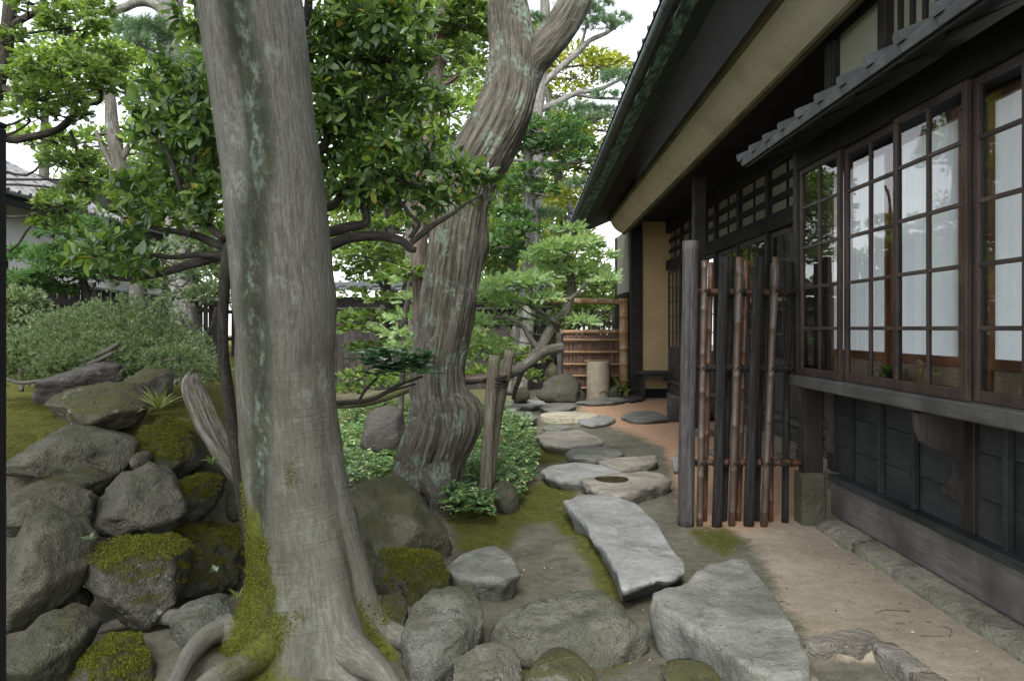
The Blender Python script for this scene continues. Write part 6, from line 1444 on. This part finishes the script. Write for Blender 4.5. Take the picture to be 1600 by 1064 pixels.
# background wood beyond the fences, each tree its own
BGT = [
    ('tall yellow green tree behind the eave corner', 'yellow', 21, [(905, 110, 60, 34), (950, 108, 36, 22), (880, 150, 40, 24), (900, 330, 44, 50), (870, 265, 40, 36), (910, 250, 34, 50), (940, 200, 40, 24), (895, 395, 44, 40), (860, 420, 40, 30), (930, 290, 20, 30), (885, 200, 40, 26)], (890, 480, 850, 100), 51),
    ('mid green background tree right of the twisted trunk', 'bgreen', 24, [(800, 330, 50, 40), (790, 400, 46, 40), (840, 380, 40, 40), (760, 440, 40, 40), (820, 460, 60, 30), (920, 500, 50, 26), (880, 505, 40, 26), (950, 470, 40, 26), (925, 440, 40, 30), (770, 300, 40, 30), (745, 360, 30, 40), (880, 470, 40, 24), (810, 270, 44, 40), (850, 330, 36, 36), (770, 380, 40, 40), (860, 430, 44, 30)], (800, 500, 790, 300), 52),
    ('airy background tree in the gap left of the twisted trunk', 'bgreen', 23, [(560, 330, 40, 26), (620, 350, 40, 20), (540, 360, 26, 20), (600, 310, 46, 24), (640, 310, 36, 24), (570, 290, 40, 30), (690, 350, 36, 26), (545, 300, 30, 26), (560, 400, 36, 18), (610, 395, 36, 20), (650, 400, 30, 24), (640, 450, 34, 18), (560, 445, 20, 10)], (615, 500, 605, 300), 53),
    ('tall dark background tree filling the top centre', 'bgreen', 19, [(600, 60, 60, 50), (660, 40, 46, 40), (560, 120, 50, 40), (640, 130, 50, 40), (700, 110, 40, 50), (540, 200, 40, 40), (600, 220, 50, 40), (680, 240, 50, 34), (740, 60, 36, 40), (545, 30, 36, 40)], (640, 500, 630, 40), 54),
    ('pale leafy background tree above the left fence', 'light', 20, [(230, 330, 60, 40), (180, 300, 50, 30), (300, 300, 50, 50), (260, 250, 50, 34), (320, 220, 40, 44), (200, 380, 46, 26), (320, 360, 36, 30), (150, 330, 40, 24)], (260, 480, 250, 220), 55),
    ('dense background tree behind the pale pine trunk', 'bgreen', 18, [(320, 90, 40, 44), (240, 150, 30, 20), (330, 170, 40, 40), (290, 210, 46, 30), (350, 40, 30, 40), (230, 270, 40, 24), (350, 280, 30, 44), (280, 370, 60, 30), (220, 440, 60, 22), (340, 430, 40, 30)], (300, 500, 310, 60), 56),
    ('feathery background tree over the tiled roof', 'light', 19, [(100, 250, 36, 16), (40, 160, 34, 22), (70, 100, 44, 18), (20, 215, 20, 14), (150, 215, 30, 14), (115, 150, 40, 14)], (60, 420, 70, 110), 57),
    ('far dark tree closing the gap above the back fence at centre', 'bgreen', 27, [(560, 400, 60, 34), (620, 420, 60, 30), (540, 350, 50, 40), (610, 360, 60, 40), (670, 400, 50, 40), (580, 300, 60, 40), (650, 290, 60, 50), (700, 340, 50, 50)], (600, 500, 600, 280), 71),
    ('far tree closing the gap behind the leaning fir', 'bgreen', 28, [(760, 420, 60, 40), (820, 430, 60, 40), (780, 360, 60, 40), (850, 380, 60, 40), (880, 440, 60, 40), (770, 290, 50, 50), (830, 310, 60, 50), (740, 470, 60, 30), (850, 480, 70, 26)], (810, 500, 800, 280), 72),
    ('far tree between the pale pine and the cypress', 'bgreen', 26, [(120, 310, 60, 36), (190, 330, 60, 40), (260, 400, 70, 40), (330, 400, 50, 50), (230, 350, 60, 40), (150, 260, 40, 22), (300, 340, 50, 40), (200, 420, 60, 30), (110, 390, 50, 30), (330, 470, 60, 30)], (230, 500, 230, 260), 73),
    ('far tall tree behind the glossy evergreen at top left', 'light', 25, [(230, 120, 50, 40), (300, 60, 50, 40), (320, 150, 50, 50), (250, 210, 50, 40), (100, 60, 40, 20), (170, 60, 36, 22), (340, 240, 40, 50)], (280, 500, 280, 80), 74),
    ('far tall tree behind the twisted trunk at top centre', 'bgreen', 26, [(560, 60, 60, 50), (620, 30, 50, 40), (700, 60, 50, 50), (560, 160, 60, 50), (640, 180, 60, 50), (720, 160, 50, 50), (580, 240, 60, 40), (690, 250, 60, 40), (760, 200, 30, 40), (850, 60, 24, 30)], (650, 500, 650, 40), 75),
]
for lb, mt_, Y, pl, (xb, yb, xt, yt), sd_ in BGT:
    tree('background_tree', lb, [(xb, 607, 10), (xb, yb, 8), ((xb + xt) / 2 + 4, (yb + yt) / 2, 7), (xt, yt, 4)], Y, 'barkg', [(a, b, c_, d, Y + RNG.uniform(-.8, .8), M(c_, Y) * 1.0) for a, b, c_, d in pl], 'leaf', mt_, 2.7, sd_, size=.17, group='trees beyond the garden fence', r0=.05)
# hedge row low behind the fence closes the lower gaps
tree('hedge_shrub', 'low green hedge shrub behind the stakes and leaning fir', [(780, 645, 5), (782, 590, 4), (784, 560, 3)], 14, 'barkg', pads([(760, 585, 34, 14), (795, 575, 30, 16), (745, 560, 30, 16), (820, 590, 22, 12), (775, 545, 30, 14), (740, 530, 24, 20), (830, 560, 22, 16)], 14), 'leaf', 'bgreen', 3, 61, size=.12, cat='shrub')
tree('hedge_shrub', 'dark low shrub at the foot of the back fence left of the twisted trunk', [(560, 662, 5), (562, 610, 4), (564, 590, 3)], 12.5, 'barkg', pads([(560, 590, 30, 12), (600, 600, 30, 12), (630, 590, 26, 14), (545, 610, 20, 12)], 12.5), 'leaf', 'bgreen', 3, 62, size=.11, cat='shrub')
tree('hedge_shrub', 'green shrub filling the gap behind the bamboo screen', [(930, 602, 6), (930, 560, 5), (928, 500, 4)], 20.4, 'barkg', pads([(890, 492, 40, 30), (930, 488, 42, 34), (962, 500, 26, 36), (905, 452, 40, 22), (870, 520, 30, 30), (940, 540, 40, 30), (900, 545, 40, 26), (955, 455, 26, 22)], 20.4), 'leaf', 'bgreen', 2.6, 63, size=.14, cat='shrub')
# ------------------------------------------------------------------ ground cover, dead wood, moss, litter
def cover(name, label, poly, n, rg, size=.05, zf=.07, mat='cover'):
    poly = np.array(poly, float); lo, hi = poly.min(0), poly.max(0); pts = []
    while len(pts) < n:
        q = lo + (hi - lo) * rg.random((n * 2, 2)); ins = poly_sd(q[:, 0], q[:, 1], poly) > 0
        # even density on the ground, not in the picture
        w_ = ((CY + 60 - q[:, 1]) / 1.0); pr = np.clip((130.0 / (q[:, 1] - CY)) ** 2.2, 0, 1)
        q = q[ins & (rg.random(len(q)) < pr)]; pts += q.tolist()
    pts = np.array(pts[:n]); g0 = np.array([G(x, y, .1) for x, y in pts]); g0[:, 2] = gz(g0[:, 0], g0[:, 1])
    hgt = zf * (.4 + .9 * rg.random(n)) * (1 + .8 * fbm(np.column_stack([g0[:, :2] * 1.6, np.zeros(n)]), 3, 5)) + .03
    Pp, D, U, S = [], [], [], []
    for g_, h_ in zip(g0, hgt):
        a0 = rg.random() * 6.28; tilt = rg.normal(size=3) * .25
        for k_ in range(6):
            a_ = a0 + k_ * 1.05 + rg.normal() * .2
            Pp.append(g_ + [0, 0, h_] + rg.normal(size=3) * .006); D.append(np.array([math.cos(a_), math.sin(a_), -.1 + .5 * rg.random()]) + tilt); U.append(np.array([0, 0, 1.0]) + tilt * .8); S.append(size * (.6 + .6 * rg.random()))
    v, f = scatter_np(tv_[0], tf_[0], np.array(Pp), np.array(D), np.array(U), np.array(S))
    return wpart(None, name, v, f, MT[mat], True, label=label, cat='ground cover', kind='stuff')
rg = np.random.default_rng(77)
cover('ground_cover', 'low variegated ground cover leaves round the lashed stakes', [(690, 800), (700, 745), (735, 690), (745, 655), (790, 640), (828, 660), (838, 690), (840, 735), (815, 765), (775, 765), (770, 795), (720, 800)], 1700, rg, .06, .17)
cover('ground_cover', 'pale variegated ground cover between the big trunk and twisted tree', [(535, 760), (525, 650), (560, 632), (650, 636), (640, 690), (622, 740), (600, 758)], 1500, rg, .06, .15)
# dead wood
dw_pts = [P(x, y, 4.95 + dy) for x, y, dy in ((303, 584, .02), (300, 592, 0), (302, 606, 0), (311, 630, 0), (324, 660, 0), (342, 692, 0), (362, 724, 0), (390, 768, 0))]
def dw_lobe(th_, s):
    jag = .35 * np.sin(th_ * 3 + .5) + .25 * np.sin(th_ * 7)
    return (1 + jag * np.exp(-s / .05)) * (1 - .72 * np.exp(-(wrapd(th_ - 5.35) / .5) ** 2) * sstep(1.0, .5, s)) + .1 * np.cos(2 * th_ + 1)
tubepart(None, 'dead_wood', dw_pts, [M(q, 4.95) for q in (5, 11, 16, 18, 19, 18, 16, 12)], MT['barkw'], 56, 14, rough=.14, rscale=20, rst=.12, lobe=dw_lobe, label='curved silvery split dead stump leaning beside the slender stem', cat='dead wood')
tubepart(None, 'mossy_log', [P(x, y, 7.3) for x, y in ((470, 632), (530, 628), (570, 625), (605, 617), (640, 605), (668, 596))], [M(q, 7.3) for q in (9, 10, 10, 9, 8, 7)], MT['barkmoss'], 20, 10, rough=.12, rscale=9, label='mossy horizontal log behind the dark leafy shoot', cat='log')
# fern and grass tufts
def tuft(name, label, x, y, Y, n, L_, rg, cat='grass', mat='grass', wd=.06):
    c = P(x, y, Y); a = rg.random(n) * 6.28; el = .35 + rg.random(n) * .9
    Vs, Fs, o = [], [], 0
    for k_ in range(n):
        h_ = np.array([math.cos(a[k_]), math.sin(a[k_]), 0]); l = L_ * (.6 + .6 * rg.random()); sd_ = np.array([-h_[1], h_[0], 0]) * wd * l * .5
        pts = [c + h_ * l * t_ * math.cos(el[k_]) + np.array([0, 0, l * (t_ * math.sin(el[k_]) - .35 * t_ * t_)]) for t_ in (0, .35, .7, 1)]
        v = [pts[0] - sd_ * .6, pts[0] + sd_ * .6, pts[1] - sd_, pts[1] + sd_, pts[2] - sd_ * .8, pts[2] + sd_ * .8, pts[3]]
        Vs += v; Fs += [[o, o + 1, o + 3, o + 2], [o + 2, o + 3, o + 5, o + 4], [o + 4, o + 5, o + 6]]; o += 7
    return wpart(None, name, np.array(Vs), Fs, MT[mat], label=label, cat=cat)
tuft('grass_tuft', 'pale grass tuft growing out of the rocks below the juniper', 248, 640, 4.85, 36, .24, rg)
tuft('grass_tuft', 'few grass blades beside the small grey rock at the roots', 372, 935, 3.75, 18, .09, rg)
tuft('fern', 'small green weed under the dead stump', 333, 722, 4.7, 16, .10, rg, 'weed', 'light', .2)
tuft('fern', 'little weed on the rough moss covered rock', 338, 893, 4.0, 9, .06, rg, 'weed', 'greyleaf', .3)
tuft('fern', 'tiny weed between the stacked rocks beside the moss cap', 141, 843, 3.75, 5, .06, rg, 'weed', 'greyleaf', .4)
tuft('iris', 'upright green plant beside the bamboo post', 972, 618, 16.6, 16, .75, rg, 'plant', 'light', .09)
# moss blades on the mossy boulders and on the trunk foot
def moss_cap(o, n, size, zmin=.35, rg=rg):
    me = o.data; nv = len(me.vertices); co = np.empty(nv * 3, np.float32); me.vertices.foreach_get('co', co); no = np.empty(nv * 3, np.float32); me.vertices.foreach_get('normal', no)
    co = co.reshape(-1, 3); no = no.reshape(-1, 3)
    return co, no
for o in list(SC.objects):
    if o.type == 'MESH' and o.data.materials and o.data.materials[0] and o.data.materials[0].name == 'mossy_boulder' and o.parent is None:
        co, no = moss_cap(o, 0, 0); wl = np.array(WL[o.name])
        k = no[:, 2] * .75 + fbm((co + wl) * 4, 3, 2) * .35
        mk = k + .5 * fbm((co + wl) * 13, 3, 6) * .35 > .46
        if mk.sum() < 20: continue
        moss_on(o, co[mk] + wl, no[mk] + [0, 0, .2], 10000, .0068, rg)
tr_o = [o for o in bigt.children if o.name.startswith('trunk')][0]
co, no = moss_cap(tr_o, 0, 0); wl = np.array(WL[tr_o.name])
mk = (mz + .55 * fbm((co + wl) * 6, 3, 9)) > .62
if mk.sum() > 50: moss_on(bigt, co[mk] + wl, no[mk] + [0, 0, -.3], 16000, .008, rg)
# moss blades and litter on the ground
gv = V = None
mv = np.column_stack([GX.ravel(), GY.ravel(), GZ.ravel()])
wgt = (moss > .6) & (mv[:, 1] > 2.5) & (mv[:, 1] < 9) & (mv[:, 0] > -4.4)
pts = mv[wgt]; n = 24000; k_ = rg.integers(0, len(pts), n); pp = pts[k_] + np.column_stack([rg.normal(size=(n, 2)) * .025, np.zeros(n)]); pp[:, 2] = gz(pp[:, 0], pp[:, 1])
tp = T_tuft(rg, 4, .3, .9)
v, f = scatter_np(tp[0], tp[1], pp, np.tile([0, 0, 1.0], (n, 1)) + rg.normal(size=(n, 3)) * .4, np.tile([.5, .5, .2], (n, 1)), .008 * (.5 + rg.random(n)))
wpart(None, 'moss_carpet', v, f, MT['mossblade'], label='short green moss on the soil beside the path', cat='moss', kind='stuff')
n = 1800; pp = np.column_stack([rg.uniform(-1.3, 2.2, n), 2.6 + 8 * rg.random(n) ** 1.6, np.zeros(n)]); pp[:, 2] = gz(pp[:, 0], pp[:, 1]) + .004
v, f = scatter_np(tv_[1], tf_[1], pp, np.column_stack([rg.normal(size=(n, 2)), rg.normal(size=n) * .15]), np.tile([0, 0, 1.0], (n, 1)) + rg.normal(size=(n, 3)) * .2, .008 + .02 * rg.random(n) ** 2)
wpart(None, 'leaf_litter', v, f, MT['litter'], label='scattered fallen leaf bits on the path and soil', cat='leaf litter', kind='stuff')

# pebbles and twigs
pv, pf = ico(1); n = 2600
pp = np.column_stack([rg.uniform(-1.4, 2.25, n), 2.6 + 9 * rg.random(n) ** 1.7, np.zeros(n)]); pp[:, 2] = gz(pp[:, 0], pp[:, 1]) + .002
v, f = scatter_np(pv * [1, .7, .5], pf, pp, np.column_stack([rg.normal(size=(n, 2)), np.zeros(n)]), np.tile([0, 0, 1.0], (n, 1)), .002 + .008 * rg.random(n) ** 3)
wpart(None, 'pebbles', v, f, MT['pebble'], True, label='tiny loose pebbles on the sand and soil', cat='pebbles', kind='stuff')
ts = []
for q in range(70):
    x_, y_ = rg.uniform(-1.3, 2.2), 2.8 + 6 * rg.random() ** 1.5; a_ = rg.random() * 6.28; L_ = .04 + .14 * rg.random() ** 2
    pl = np.array([[x_ + math.cos(a_) * L_ * k_, y_ + math.sin(a_) * L_ * k_, 0] for k_ in (0, .5, 1)]); pl[1, :2] += rg.normal(size=2) * L_ * .12
    pl[:, 2] = gz(pl[:, 0], pl[:, 1]) + .004; ts.append((pl, [.0025, .002, .0012]))
multitube(None, 'fallen_twigs', ts, MT['bark3'], 5, 3, label='thin fallen twigs scattered on the soil', cat='twigs', kind='stuff')
